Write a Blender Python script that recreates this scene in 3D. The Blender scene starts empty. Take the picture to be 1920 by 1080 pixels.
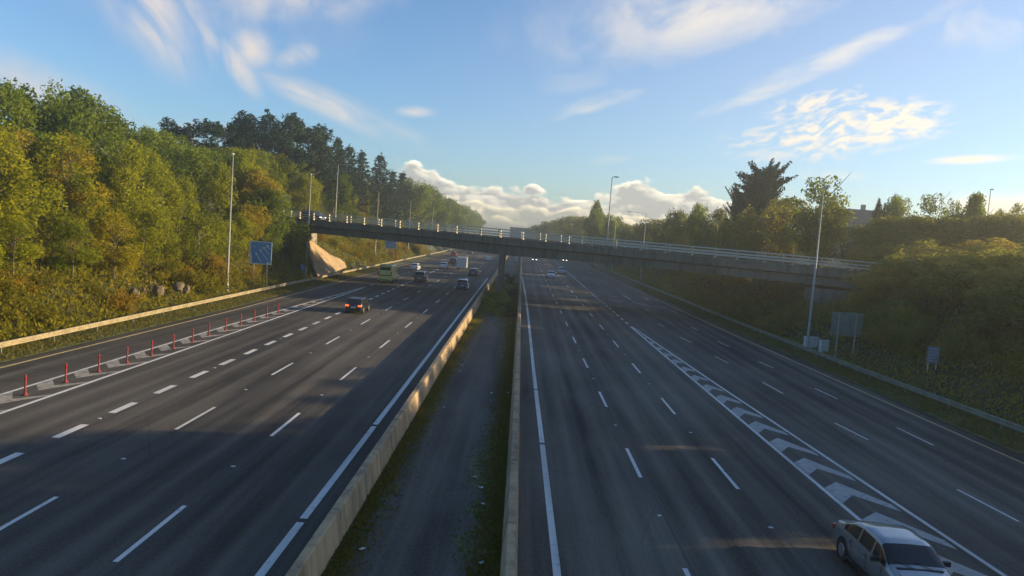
import bpy, bmesh, math, random
import numpy as np
from mathutils import Vector, Matrix
R = math.radians
C = bpy.context.scene.collection
sc = bpy.context.scene

# ------------------------------------------------------------------ camera, world, sun, exposure
F = 1407.0            # focal length in pixels of the 1920 px wide frame
CH = 9.2              # camera height above the carriageway
YAW, PITCH, ROLL = R(0.46), R(4.24), 0.075
cam_d = bpy.data.cameras.new('camera'); cam = bpy.data.objects.new('camera', cam_d); C.objects.link(cam)
cam_d.sensor_width = 36; cam_d.lens = 36*F/1920; cam_d.clip_start = 0.2; cam_d.clip_end = 20000
RM = Matrix.Rotation(YAW, 3, 'Z') @ Matrix.Rotation(math.pi/2-PITCH, 3, 'X') @ Matrix.Rotation(ROLL, 3, 'Z')
cam.matrix_world = Matrix.Translation((0, 0, CH)) @ RM.to_4x4()
sc.camera = cam
SUN_AZ, SUN_EL = R(80), R(13)        # azimuth measured from +Y towards +X
sd = Vector((math.sin(SUN_AZ)*math.cos(SUN_EL), math.cos(SUN_AZ)*math.cos(SUN_EL), math.sin(SUN_EL)))
sl = bpy.data.lights.new('sun', 'SUN'); sl.energy = 4.2; sl.angle = R(0.5); sl.color = (1.0, 0.76, 0.44)
so = bpy.data.objects.new('sun', sl); C.objects.link(so)
so.rotation_euler = sd.to_track_quat('Z', 'Y').to_euler()
sc.view_settings.view_transform = 'Standard'; sc.view_settings.look = 'None'
sc.view_settings.exposure = 1.28; sc.view_settings.gamma = 1; sc.view_settings.use_curve_mapping = False
sc.cycles.max_bounces = 4; sc.cycles.transparent_max_bounces = 4; sc.cycles.diffuse_bounces = 2; sc.cycles.transmission_bounces = 3
sc.cycles.volume_bounces = 0; sc.cycles.use_denoising = True

def ray(px, py):
    d = RM @ Vector(((px-960)/F, (540-py)/F, -1.0)); return d
def G(px, py, z=0.0):                  # a pixel of the photograph down to the level z
    d = ray(px, py); t = (z-CH)/d.z; return Vector((d.x*t, d.y*t, z))
def W(px, py, Y):                      # a pixel at a known distance along the road
    d = ray(px, py); t = Y/d.y; return Vector((d.x*t, Y, CH+d.z*t))
def azel(px, py):
    d = ray(px, py).normalized(); return math.atan2(d.x, d.y), math.asin(d.z)

class NT:                              # small node helper
    def __init__(s, tree): s.t = tree; s.n = tree.nodes; s.l = tree.links
    def new(s, typ, ins=None, **kw):
        n = s.n.new(typ)
        for k, v in kw.items(): setattr(n, k, v)
        for k, v in (ins or {}).items(): s.set(n, k, v)
        return n
    def set(s, n, k, v):
        i = n.inputs[k]
        if isinstance(v, bpy.types.NodeSocket): s.l.new(v, i)
        elif isinstance(v, bpy.types.Node): s.l.new(v.outputs[0], i)
        else: i.default_value = v
    def m(s, op, a, b=0.0, c=0.0, clamp=False):
        n = s.n.new('ShaderNodeMath'); n.operation = op; n.use_clamp = clamp
        s.set(n, 0, a); s.set(n, 1, b); s.set(n, 2, c); return n.outputs[0]
    def vm(s, op, a, b=(0, 0, 0), out=0):
        n = s.n.new('ShaderNodeVectorMath'); n.operation = op; s.set(n, 0, a); s.set(n, 1, b); return n.outputs[out]
    def mix(s, f, a, b, typ='MIX'):
        n = s.n.new('ShaderNodeMix'); n.data_type = 'RGBA'; n.blend_type = typ
        s.set(n, 0, f); s.set(n, 6, a); s.set(n, 7, b); return n.outputs[2]
    def rng(s, v, a, b, c=0.0, d=1.0, smooth=True):
        n = s.n.new('ShaderNodeMapRange'); n.interpolation_type = 'SMOOTHSTEP' if smooth else 'LINEAR'
        for k, x in zip((0, 1, 2, 3, 4), (v, a, b, c, d)): s.set(n, k, x)
        return n.outputs[0]
    def noise(s, vec, scale, detail=4, rough=0.5, dist=0.0, out=0):
        n = s.n.new('ShaderNodeTexNoise'); s.set(n, 'Vector', vec)
        for k, x in (('Scale', scale), ('Detail', detail), ('Roughness', rough), ('Distortion', dist)): n.inputs[k].default_value = x
        return n.outputs[out]

world = bpy.data.worlds.new('World'); sc.world = world; world.use_nodes = True
def build_world():
    t = NT(world.node_tree); t.n.clear()
    sky = t.new('ShaderNodeTexSky'); sky.sky_type = 'NISHITA'; sky.sun_disc = False
    sky.sun_elevation = SUN_EL; sky.sun_rotation = SUN_AZ; sky.altitude = 60; sky.air_density = 1.0; sky.dust_density = 0.4; sky.ozone_density = 2.2
    tc = t.new('ShaderNodeTexCoord')
    sep = t.new('ShaderNodeSeparateXYZ', {0: tc.outputs['Generated']})
    az = t.m('ARCTAN2', sep.outputs[0], sep.outputs[1]); el = t.m('ARCSINE', sep.outputs[2])
    P = t.new('ShaderNodeCombineXYZ', {0: az, 1: el}).outputs[0]
    def ell(px, py, rx, ry, ang, soft=0.0):            # soft ellipse set on the sky; radii in pixels of arc
        a, e = azel(px, py)
        mp = t.new('ShaderNodeMapping', {0: P}, vector_type='TEXTURE')
        mp.inputs[1].default_value = (a, e, 0); mp.inputs[2].default_value = (0, 0, R(ang)+0.075*0)
        mp.inputs[3].default_value = (rx/F, ry/F, 1)
        ln = t.vm('LENGTH', mp.outputs[0], out=1)
        return t.rng(ln, soft, 1.0, 1.0, 0.0), mp.outputs[0]
    warp = t.vm('SCALE', t.vm('SUBTRACT', t.noise(P, 9, 3, 0.55, out=1), (0.5, 0.5, 0.5)), (0, 0, 0))
    t.n[-1].inputs[3].default_value = 0.05
    PW = t.vm('ADD', P, warp)
    def streak(ang, sx, sy, scale, detail=5, rough=0.55):
        mp = t.new('ShaderNodeMapping', {0: PW}, vector_type='TEXTURE')
        mp.inputs[2].default_value = (0, 0, R(ang)); mp.inputs[3].default_value = (sx, sy, 1)
        return t.noise(mp.outputs[0], scale, detail, rough, 0.4)
    n_soft = t.noise(PW, 12, 4, 0.55, 0.2)
    n_left = streak(-62, 2.2, 0.7, 14)
    n_right = streak(16, 2.6, 0.8, 13)
    n_down = streak(-18, 3.0, 0.6, 16)
    ripple = streak(14, 1.5, 0.55, 70, 3, 0.6)
    n_soft, n_left, n_right, n_down, ripple = [t.rng(q, 0.34, 0.70, 0.10, 1.0) for q in (n_soft, n_left, n_right, n_down, ripple)]
    items = [   # px, py, rx, ry, angle, noise, strength
        (290, 12, 130, 75, -48, n_left, 1.3), (330, 60, 60, 40, -60, n_soft, 1.2), (470, 88, 56, 40, 20, n_soft, 1.1), (450, 128, 60, 22, -52, n_left, 1.3),
        (385, 62, 50, 16, -50, n_left, 0.9), (556, 106, 44, 24, 25, n_soft, 1.2), (560, 0, 190, 50, 12, n_soft, 0.9), (420, 30, 260, 70, 0, n_soft, 0.35),
        (650, 208, 175, 26, -18, n_down, 1.3), (580, 182, 80, 22, -15, n_down, 1.0), (775, 210, 44, 12, 5, n_down, 0.8), (20, 150, 200, 46, -12, n_soft, 0.8), (330, 238, 220, 14, 2, n_soft, 0.6),
        (1290, 30, 330, 85, 10, n_right, 0.8), (1170, 75, 190, 70, 30, n_right, 0.7), (1300, 20, 380, 110, 10, n_soft, 0.65), (1420, 5, 260, 60, 12, n_right, 0.75), (1110, 197, 130, 18, 20, n_right, 1.2),
        (1400, 185, 210, 18, 22, n_right, 0.9), (1580, 100, 260, 30, 22, n_right, 0.75), (1560, 252, 220, 50, 8, ripple, 1.3), (1530, 198, 120, 30, 12, ripple, 1.15),
        (1650, 232, 130, 48, 5, ripple, 1.6), (1565, 326, 66, 18, 3, n_soft, 1.6), (1150, 298, 56, 11, 8, n_right, 0.7), (1815, 299, 80, 9, 3, n_right, 1.0),
        (1860, 30, 260, 80, 15, n_soft, 0.45), (1900, 390, 190, 30, 4, n_soft, 1.2), (1650, 130, 820, 330, 8, None, 0.16)]
    cov = None
    for (px, py, rx, ry, an, nz, st) in items:
        mk, _ = ell(px, py, rx*1.25, ry*1.3, an)
        v = t.m('MULTIPLY', mk, nz) if nz is not None else mk
        v = t.m('MULTIPLY', v, st)
        cov = v if cov is None else t.m('MAXIMUM', cov, v)
    cov = t.m('MINIMUM', cov, 0.92)
    sx = t.rng(az, -0.7, 0.8, 0.0, 1.0, False)
    ccol = t.mix(sx, (0.60, 0.54, 0.53, 1), (1.0, 0.88, 0.68, 1))
    # graded clear sky: Nishita corrected towards the deeper blue of the photograph
    skyb = t.vm('MULTIPLY', sky.outputs[0], (0.60, 0.73, 0.90))
    K = 9.0
    cc = t.vm('SCALE', ccol, (0, 0, 0)); t.n[-1].inputs[3].default_value = 5.4
    col = t.mix(cov, skyb, cc)
    # cumulus bank near the horizon: three overlapping rows of puffs, bright caps over grey bodies
    def field(off):
        q = t.vm('MULTIPLY', t.vm('ADD', P, (off[0], off[1], 0)), (1.0, 1.45, 1.0))
        cn = t.noise(q, 15, 5, 0.5, 0.1, 1)
        wq = t.vm('ADD', q, t.vm('MULTIPLY', t.vm('SUBTRACT', cn, (.5, .5, .5)), (0.035, 0.035, 0.0)))
        v1 = t.new('ShaderNodeTexVoronoi', {'Vector': wq, 'Scale': 25.0}, feature='SMOOTH_F1'); v1.inputs['Smoothness'].default_value = 0.25; v1.inputs['Detail'].default_value = 2.0
        v1.inputs['Roughness'].default_value = 0.45
        sp = t.new('ShaderNodeSeparateXYZ', {0: cn}); puff = t.m('SUBTRACT', 0.45, v1.outputs[0])
        return [t.m('ADD', t.m('MULTIPLY', t.m('SUBTRACT', sp.outputs[i], 0.5), 0.050), t.m('MULTIPLY', puff, 0.026)) for i in range(3)]
    f0, f1 = field((0, 0)), field((0.0045, 0.0050))
    def row(i, topc, bright, grey, k, x_in, x_out, fadelow):
        nonlocal col
        ys = [azel(x, y) for x, y in topc]
        fc = t.new('ShaderNodeFloatCurve', {'Factor': 1.0, 'Value': t.rng(az, -0.25, 0.40, 0, 1, False)}); cu = fc.mapping.curves[0]
        pts = [((a+0.25)/0.65, e/0.16) for a, e in ys]
        cu.points[0].location = pts[0]; cu.points[1].location = pts[-1]
        for p in pts[1:-1]: cu.points.new(*p)
        fc.mapping.update(); base = t.m('SUBTRACT', t.m('MULTIPLY', fc.outputs[0], 0.16), el)
        d0 = t.m('ADD', base, f0[i]); df = t.m('SUBTRACT', f0[i], f1[i])
        cap = t.rng(d0, 0.0, k, 1.0, 0.0); rim = t.rng(df, -0.006, 0.010, -0.28, 0.42)
        lit = t.m('ADD', t.m('ADD', t.m('MULTIPLY', cap, 0.62), 0.02), rim, clamp=True)
        al = t.m('MULTIPLY', t.rng(d0, -0.002, 0.005), t.rng(az, azel(x_in[0], 330)[0], azel(x_in[1], 330)[0]))
        al = t.m('MULTIPLY', al, t.rng(az, azel(x_out[0], 350)[0], azel(x_out[1], 350)[0], 1, 0))
        if fadelow: al = t.m('MULTIPLY', al, t.rng(d0, fadelow, fadelow+0.012, 1, 0.25))
        col = t.mix(al, col, t.mix(lit, grey, bright))
    row(0, [(720, 325), (775, 298), (810, 308), (850, 322), (900, 332), (955, 330), (1000, 346), (1060, 354), (1130, 352), (1165, 340), (1200, 330), (1250, 342), (1300, 338), (1340, 350), (1385, 362), (1430, 400)],
        (8.2, 7.4, 5.7, 1), (2.5, 2.5, 2.4, 1), 0.011, (735, 775), (1385, 1425), 0)
    row(1, [(720, 372), (790, 352), (860, 356), (930, 370), (1000, 366), (1060, 376), (1130, 384), (1200, 392), (1300, 396), (1440, 400)],
        (8.6, 7.4, 5.0, 1), (2.6, 2.5, 2.15, 1), 0.011, (725, 790), (1390, 1460), 0)
    row(2, [(720, 392), (800, 386), (880, 396), (960, 392), (1050, 398), (1150, 404), (1260, 408), (1360, 402), (1460, 412), (1700, 408)],
        (9.6, 8.0, 5.0, 1), (4.2, 3.8, 2.8, 1), 0.011, (725, 790), (1420, 1500), 0)
    bg = t.new('ShaderNodeBackground', {0: col, 1: 0.10})
    t.new('ShaderNodeOutputWorld', {0: bg})
    world.cycles.sampling_method = 'MANUAL'; world.cycles.sample_map_resolution = 512
build_world()

# ------------------------------------------------------------------ materials
def mat(name, col, rough=0.7, metal=0.0, var=0.12, scale=6.0, emis=None, es=0.0, coat=0.0, dirt=None, bump=0.0):
    m = bpy.data.materials.new(name); m.use_nodes = True; t = NT(m.node_tree); t.n.clear()
    tc = t.new('ShaderNodeTexCoord')
    n = t.noise(tc.outputs['Object'], scale, 5, 0.6)
    a = tuple(c*(1-var) for c in col)+(1,); b = tuple(min(1, c*(1+var)) for c in col)+(1,)
    c = t.mix(t.rng(n, 0.3, 0.7), a, b)
    if dirt:
        c = t.mix(t.rng(t.noise(tc.outputs['Object'], dirt[1], 6, 0.65), 0.5, 0.72, 0, dirt[2]), c, tuple(dirt[0])+(1,))
    p = t.new('ShaderNodeBsdfPrincipled', {'Base Color': c, 'Roughness': rough, 'Metallic': metal, 'Coat Weight': coat})
    if emis: p.inputs['Emission Color'].default_value = tuple(emis)+(1,); p.inputs['Emission Strength'].default_value = es
    if bump:
        bn = t.new('ShaderNodeBump', {'Strength': bump, 'Distance': 0.05, 'Height': n}); t.l.new(bn.outputs[0], p.inputs['Normal'])
    t.new('ShaderNodeOutputMaterial', {0: p}); return m

def asphalt(name, base, tracks):
    m = bpy.data.materials.new(name); m.use_nodes = True; t = NT(m.node_tree); t.n.clear()
    tc = t.new('ShaderNodeTexCoord'); P = tc.outputs['Object']
    sep = t.new('ShaderNodeSeparateXYZ', {0: P})
    fine = t.noise(P, 9, 3, 0.7)
    st = t.noise(t.vm('MULTIPLY', P, (1.3, 0.035, 1)), 1.0, 6, 0.6)
    big = t.noise(t.vm('MULTIPLY', P, (0.12, 0.05, 1)), 1.0, 4, 0.6)
    k = t.m('ADD', t.m('MULTIPLY', t.rng(fine, 0.2, 0.8, -0.5, 0.5, False), 0.8), t.m('MULTIPLY', t.rng(st, 0.3, 0.7, -0.5, 0.5), 0.85))
    k = t.m('ADD', k, t.m('MULTIPLY', t.rng(big, 0.3, 0.7, -0.5, 0.5), 0.8))
    k = t.m('ADD', k, t.m('MULTIPLY', t.rng(t.noise(t.vm('MULTIPLY', P, (1, .5, 1)), 26, 2, 0.7), 0.25, 0.75, -0.5, 0.5, False), 0.7))
    for x0 in tracks:                      # polished wheel paths and oil line of every lane
        wob = t.m('ADD', sep.outputs[0], t.m('MULTIPLY', t.m('SUBTRACT', t.noise(t.vm('MULTIPLY', P, (0, 0.06, 0)), 1.0, 2), 0.5), 0.25))
        for dx, w, s in ((-0.8, 0.38, 0.34), (0.8, 0.38, 0.34), (0.0, 0.45, -0.32)):
            d = t.m('ABSOLUTE', t.m('SUBTRACT', wob, x0+dx))
            k = t.m('ADD', k, t.m('MULTIPLY', t.rng(d, 0.0, w, 1, 0), s))
    v = t.m('ADD', 1.0, k)
    col = t.vm('MULTIPLY', base, t.new('ShaderNodeCombineXYZ', {0: v, 1: v, 2: v}).outputs[0])
    blot = t.noise(t.vm('MULTIPLY', P, (1.1, 0.55, 1)), 1.0, 5, 0.7)
    col = t.mix(t.rng(blot, 0.60, 0.74, 0.0, 0.35), col, (0.075, 0.074, 0.068, 1))
    crack = t.new('ShaderNodeTexVoronoi', {'Vector': t.vm('MULTIPLY', P, (0.5, 0.12, 1)), 'Scale': 0.5}, feature='DISTANCE_TO_EDGE')
    col = t.mix(t.rng(crack.outputs[0], 0.0, 0.006, 0.25, 0.0), col, (0.012, 0.012, 0.013, 1))
    p = t.new('ShaderNodeBsdfPrincipled', {'Base Color': col, 'Roughness': t.rng(st, 0.3, 0.7, 0.78, 0.92), 'Specular IOR Level': 0.3})
    bn = t.new('ShaderNodeBump', {'Strength': 0.35, 'Distance': 0.02, 'Height': t.noise(P, 30, 2, 0.6)}); t.l.new(bn.outputs[0], p.inputs['Normal'])
    t.new('ShaderNodeOutputMaterial', {0: p}); return m

def paint_mat(name, col, wear):
    m = bpy.data.materials.new(name); m.use_nodes = True; t = NT(m.node_tree); t.n.clear()
    P = t.new('ShaderNodeTexCoord').outputs['Object']
    n = t.noise(P, 3.0, 8, 0.75)
    c = t.mix(t.rng(n, 0.62-wear*0.35, 0.80-wear*0.2), tuple(col)+(1,), (0.07, 0.07, 0.07, 1))
    c = t.mix(t.rng(t.noise(t.vm('MULTIPLY', P, (2, 0.15, 1)), 1.0, 4), 0.4, 0.7, 0, 0.3), c, (0.16, 0.155, 0.14, 1))
    p = t.new('ShaderNodeBsdfPrincipled', {'Base Color': c, 'Roughness': 0.7}); t.new('ShaderNodeOutputMaterial', {0: p}); return m

def leaf_mat(name, c1, c2, trans=0.45, c3=None):
    m = bpy.data.materials.new(name); m.use_nodes = True; t = NT(m.node_tree); t.n.clear()
    at = t.new('ShaderNodeAttribute', attribute_name='tint')
    oi = t.new('ShaderNodeObjectInfo')
    f = t.m('ADD', t.m('MULTIPLY', at.outputs['Fac'], 0.7), t.m('MULTIPLY', oi.outputs['Random'], 0.45), clamp=True)
    c = t.mix(f, tuple(c1)+(1,), tuple(c2)+(1,))
    if c3:
        c = t.mix(t.rng(oi.outputs['Random'], 0.62, 0.95, 0, 0.75), c, tuple(c3)+(1,))
    d = t.new('ShaderNodeBsdfDiffuse', {0: c})
    cb = t.vm('MULTIPLY', c, (1.35, 1.25, 0.6))
    tr = t.new('ShaderNodeBsdfTranslucent', {0: cb})
    mx = t.new('ShaderNodeMixShader', {0: trans, 1: d, 2: tr})
    t.new('ShaderNodeOutputMaterial', {0: mx}); return m

M = {}
LEFT_LANES = [-7.9, -11.8, -15.6, -19.4, -25.0]
RIGHT_LANES = [3.6, 7.3, 10.8, 17.2, 19.8, 22.6]
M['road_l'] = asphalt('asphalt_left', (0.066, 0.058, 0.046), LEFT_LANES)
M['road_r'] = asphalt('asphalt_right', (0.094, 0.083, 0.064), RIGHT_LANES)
M['median'] = asphalt('asphalt_median', (0.088, 0.079, 0.062), [])
M['white'] = paint_mat('line_white', (0.68, 0.66, 0.60), 0.25)
M['yellow'] = paint_mat('line_yellow', (0.60, 0.46, 0.18), 0.25)
M['hatch'] = paint_mat('hatch_paint', (0.42, 0.40, 0.36), 0.35)
M['hatch_l'] = paint_mat('hatch_paint_left', (0.40, 0.36, 0.28), 0.55)
M['conc'] = mat('concrete', (0.30, 0.27, 0.22), 0.85, var=0.2, scale=2, dirt=((0.10, 0.10, 0.07), 1.2, 0.8), bump=0.3)
M['barrier'] = mat('barrier_concrete', (0.27, 0.205, 0.125), 0.85, var=0.22, scale=1.2, dirt=((0.13, 0.12, 0.07), 0.8, 0.75), bump=0.3)
M['bridge'] = mat('bridge_concrete', (0.115, 0.12, 0.10), 0.9, var=0.25, scale=0.6, dirt=((0.07, 0.08, 0.07), 0.5, 0.8), bump=0.3)
M['rail'] = mat('aluminium_rail', (0.50, 0.50, 0.44), 0.55, 0.25, var=0.15)
M['railpost'] = mat('parapet_post', (0.40, 0.35, 0.25), 0.65, 0.1, var=0.15)
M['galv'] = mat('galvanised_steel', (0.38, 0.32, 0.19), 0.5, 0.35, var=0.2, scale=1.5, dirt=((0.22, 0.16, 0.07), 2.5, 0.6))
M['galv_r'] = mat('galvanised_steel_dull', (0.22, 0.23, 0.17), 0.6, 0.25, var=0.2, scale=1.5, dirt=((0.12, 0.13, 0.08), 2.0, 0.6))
M['mast'] = mat('mast_steel', (0.30, 0.31, 0.26), 0.55, 0.2, var=0.12)
M['lampglass'] = mat('lamp_glass', (0.5, 0.5, 0.48), 0.2)
def jointed(name, col, period, axis, dark):
    m = bpy.data.materials.new(name); m.use_nodes = True; t = NT(m.node_tree); t.n.clear()
    P = t.new('ShaderNodeTexCoord').outputs['Object']; sep = t.new('ShaderNodeSeparateXYZ', {0: P})
    ax_ = sep.outputs[axis]
    fr = t.m('FRACT', t.m('DIVIDE', ax_, period)); j = t.rng(t.m('ABSOLUTE', t.m('SUBTRACT', fr, 0.5)), 0.0, 0.035/period*1.6, 1, 0)
    runs = t.noise(t.vm('MULTIPLY', P, (1.6, 1.6, 0.22)), 1.0, 6, 0.65); blot = t.noise(P, 0.45, 6, 0.6); pan = t.new('ShaderNodeTexWhiteNoise', {'W': t.m('FLOOR', t.m('DIVIDE', t.m('SUBTRACT', ax_, period/2), period))}, noise_dimensions='1D')
    c = t.mix(t.rng(runs, 0.42, 0.68, 0, 0.75), tuple(col)+(1,), tuple(dark)+(1,))
    c = t.mix(t.rng(blot, 0.5, 0.7, 0, 0.55), c, tuple(q*0.8 for q in dark)+(1,))
    v = t.m('ADD', 0.86, t.m('MULTIPLY', pan.outputs[0], 0.26)); c = t.vm('MULTIPLY', c, t.new('ShaderNodeCombineXYZ', {0: v, 1: v, 2: v}).outputs[0])
    c = t.mix(t.m('MULTIPLY', j, 0.85), c, (0.015, 0.014, 0.012, 1))
    p = t.new('ShaderNodeBsdfPrincipled', {'Base Color': c, 'Roughness': 0.88})
    bn = t.new('ShaderNodeBump', {'Strength': 0.4, 'Distance': 0.03, 'Height': t.noise(P, 7, 5, 0.65)}); t.l.new(bn.outputs[0], p.inputs['Normal'])
    t.new('ShaderNodeOutputMaterial', {0: p}); return m
M['barrier'] = jointed('barrier_concrete_jointed', (0.42, 0.30, 0.165), 6.0, 1, (0.12, 0.10, 0.06))
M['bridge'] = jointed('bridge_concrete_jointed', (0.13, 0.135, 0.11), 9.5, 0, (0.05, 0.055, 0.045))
M['paving'] = jointed('slope_paving', (0.44, 0.31, 0.17), 1.6, 1, (0.22, 0.16, 0.09))
M['bright_conc'] = mat('bearing_shelf_concrete', (0.62, 0.50, 0.36), 0.8, var=0.1)
M['signblue'] = mat('sign_blue', (0.08, 0.24, 0.46), 0.5, var=0.15)
M['signwhite'] = mat('sign_white', (0.62, 0.64, 0.55), 0.5, var=0.1)
M['signback'] = mat('sign_back', (0.20, 0.24, 0.21), 0.6, 0.2, var=0.2, scale=2.0)
M['cabinet'] = mat('cabinet_paint', (0.55, 0.58, 0.57), 0.5, var=0.1, dirt=((0.3, 0.3, 0.26), 3, 0.6))
M['red'] = mat('red_plastic', (0.22, 0.032, 0.028), 0.5, var=0.15)
M['ground'] = mat('soil_grass', (0.045, 0.055, 0.018), 0.95, var=0.5, scale=0.35, dirt=((0.12, 0.085, 0.035), 0.25, 0.6), bump=0.8)
M['verge'] = mat('verge_grass', (0.085, 0.10, 0.028), 0.95, var=0.45, scale=1.2, dirt=((0.13, 0.11, 0.05), 0.6, 0.7), bump=0.8)
M['moss'] = mat('moss', (0.085, 0.088, 0.032), 0.95, var=0.6, scale=3.5, dirt=((0.046, 0.043, 0.036), 1.6, 0.95), bump=0.8)
M['bark'] = mat('bark', (0.13, 0.10, 0.07), 0.9, var=0.3, scale=3)
M['birchbark'] = mat('birch_bark', (0.30, 0.27, 0.20), 0.8, var=0.25, scale=3)
M['rock'] = mat('rock', (0.135, 0.105, 0.065), 0.9, var=0.35, scale=0.8, dirt=((0.10, 0.09, 0.06), 1.5, 0.8), bump=0.8)
M['birch'] = leaf_mat('leaf_birch', (0.075, 0.115, 0.010), (0.32, 0.33, 0.022), 0.5, (0.33, 0.25, 0.02))
M['broad'] = leaf_mat('leaf_broad', (0.045, 0.080, 0.014), (0.20, 0.25, 0.030), 0.45)
M['dullbroad'] = leaf_mat('leaf_dull', (0.08, 0.105, 0.028), (0.22, 0.23, 0.06), 0.45, (0.21, 0.19, 0.05))
M['pine'] = leaf_mat('leaf_pine', (0.016, 0.034, 0.024), (0.045, 0.075, 0.045), 0.15)
M['bush'] = leaf_mat('leaf_bush', (0.07, 0.085, 0.010), (0.25, 0.22, 0.020), 0.45, (0.31, 0.19, 0.025))
M['bush_r'] = leaf_mat('leaf_bush_right', (0.115, 0.135, 0.035), (0.27, 0.275, 0.07), 0.5, (0.34, 0.25, 0.07))
M['grassleaf'] = leaf_mat('leaf_grass', (0.06, 0.075, 0.015), (0.17, 0.15, 0.035), 0.4)
M['glass'] = mat('car_glass', (0.015, 0.02, 0.022), 0.08, var=0.0)
M['tyre'] = mat('tyre', (0.015, 0.015, 0.015), 0.85)
M['rim'] = mat('rim', (0.30, 0.30, 0.31), 0.35, 0.7)
M['arch'] = mat('arch_dark', (0.008, 0.008, 0.008), 0.9)
M['plate'] = mat('number_plate', (0.65, 0.65, 0.62), 0.5)
M['tail'] = mat('tail_lamp', (0.35, 0.012, 0.01), 0.25)
M['tail_on'] = mat('tail_lamp_lit', (0.5, 0.03, 0.01), 0.25, emis=(1.0, 0.13, 0.03), es=0.9)
M['head'] = mat('head_lamp', (0.6, 0.62, 0.62), 0.12)
M['head_on'] = mat('head_lamp_lit', (0.8, 0.8, 0.75), 0.12, emis=(1.0, 0.93, 0.75), es=3.0)
M['grille'] = mat('grille_black', (0.012, 0.012, 0.013), 0.5)
M['roof_slate'] = mat('roof_slate', (0.055, 0.065, 0.070), 0.7, var=0.2, scale=2)
M['render'] = mat('house_render', (0.34, 0.36, 0.34), 0.85, var=0.12)
M['window'] = mat('window_glass', (0.03, 0.04, 0.045), 0.1)
M['hill'] = mat('hill_green', (0.035, 0.055, 0.03), 0.95, var=0.4, scale=0.01)
def carpaint(name, c, rough=0.28, metal=0.0): M[name] = mat(name, c, rough, metal, var=0.06, scale=1.5, coat=0.6)
carpaint('paint_black', (0.012, 0.012, 0.014)); carpaint('paint_silver', (0.40, 0.41, 0.41), 0.3, 0.5); carpaint('paint_white', (0.68, 0.69, 0.68))
carpaint('paint_blue', (0.06, 0.13, 0.30)); carpaint('paint_red', (0.32, 0.02, 0.025)); carpaint('paint_grey', (0.14, 0.15, 0.15), 0.3, 0.3)
carpaint('paint_yellow', (0.74, 0.68, 0.20)); carpaint('paint_dark', (0.03, 0.035, 0.045)); carpaint('paint_orange', (0.5, 0.11, 0.03))

# ------------------------------------------------------------------ object helpers
def obj(name, mesh, material, parent=None, smooth=False):
    o = bpy.data.objects.new(name, mesh); C.objects.link(o)
    if material is not None and not mesh.materials: mesh.materials.append(material)
    if parent is not None: o.parent = parent
    if smooth: mesh.polygons.foreach_set('use_smooth', [True]*len(mesh.polygons))
    return o
def tag(o, label, cat, group=None, kind=None):
    o['label'] = label; o['category'] = cat
    if group: o['group'] = group
    if kind: o['kind'] = kind
    return o
def thing(name, label, cat, loc=(0, 0, 0), rz=0.0, group=None):
    o = bpy.data.objects.new(name, None); C.objects.link(o); o.location = loc; o.rotation_euler = (0, 0, rz)
    o.empty_display_size = 0.3
    return tag(o, label, cat, group)
def struct(o): o['kind'] = 'structure'; return o
def mesh_py(name, vs, fs):
    me = bpy.data.meshes.new(name); me.from_pydata([tuple(v) for v in vs], [], fs); me.update(); return me
class MB:
    def __init__(s): s.v = []; s.f = []
    def add(s, vs, fs):
        k = len(s.v); s.v += [tuple(v) for v in vs]; s.f += [tuple(i+k for i in f) for f in fs]; return s
    def box(s, c, d, rot=None):
        x, y, z = (q/2 for q in d)
        vs = [Vector((a*x, b*y, e*z)) for e in (-1, 1) for a, b in ((-1, -1), (1, -1), (1, 1), (-1, 1))]
        if rot is not None: vs = [rot @ v for v in vs]
        vs = [v+Vector(c) for v in vs]
        return s.add(vs, [(3, 2, 1, 0), (4, 5, 6, 7), (0, 1, 5, 4), (1, 2, 6, 5), (2, 3, 7, 6), (3, 0, 4, 7)])
    def tube(s, path, rads, n=8, cap=True):
        path = [Vector(p) for p in path]; rings = []
        if not hasattr(rads, '__len__'): rads = [rads]*len(path)
        vs = []
        for i, p in enumerate(path):
            d = (path[min(i+1, len(path)-1)]-path[max(i-1, 0)]).normalized()
            a = d.orthogonal().normalized() if i == 0 else (a-d*a.dot(d)).normalized()
            b = d.cross(a)
            vs += [p+(a*math.cos(q)+b*math.sin(q))*rads[i] for q in (2*math.pi*j/n for j in range(n))]
        fs = [(i*n+j, i*n+(j+1) % n, (i+1)*n+(j+1) % n, (i+1)*n+j) for i in range(len(path)-1) for j in range(n)]
        if cap: fs += [tuple(range(n))[::-1], tuple((len(path)-1)*n+j for j in range(n))]
        return s.add(vs, fs)
    def sweep(s, prof, path, closed=True):
        path = [Vector(p) for p in path]; n = len(prof); vs = []
        for i, p in enumerate(path):
            d = (path[min(i+1, len(path)-1)]-path[max(i-1, 0)]); d.z = 0; d.normalize(); r = Vector((d.y, -d.x, 0))
            vs += [p+r*o+Vector((0, 0, z)) for o, z in prof]
        m = n if closed else n-1
        fs = [(i*n+j, (i+1)*n+j, (i+1)*n+(j+1) % n, i*n+(j+1) % n) for i in range(len(path)-1) for j in range(m)]
        if closed: fs += [tuple(range(n)), tuple((len(path)-1)*n+j for j in range(n))[::-1]]
        return s.add(vs, fs)
    def mesh(s, name='m'): return mesh_py(name, s.v, s.f)
    def build(s, name, material, parent=None, smooth=False): return obj(name, s.mesh(name), material, parent, smooth)

def lerp_tab(tab, y):
    if y <= tab[0][0]: return tab[0][1]
    for (a, va), (b, vb) in zip(tab, tab[1:]):
        if y <= b: return va+(vb-va)*(y-a)/(b-a)
    return tab[-1][1]

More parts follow.
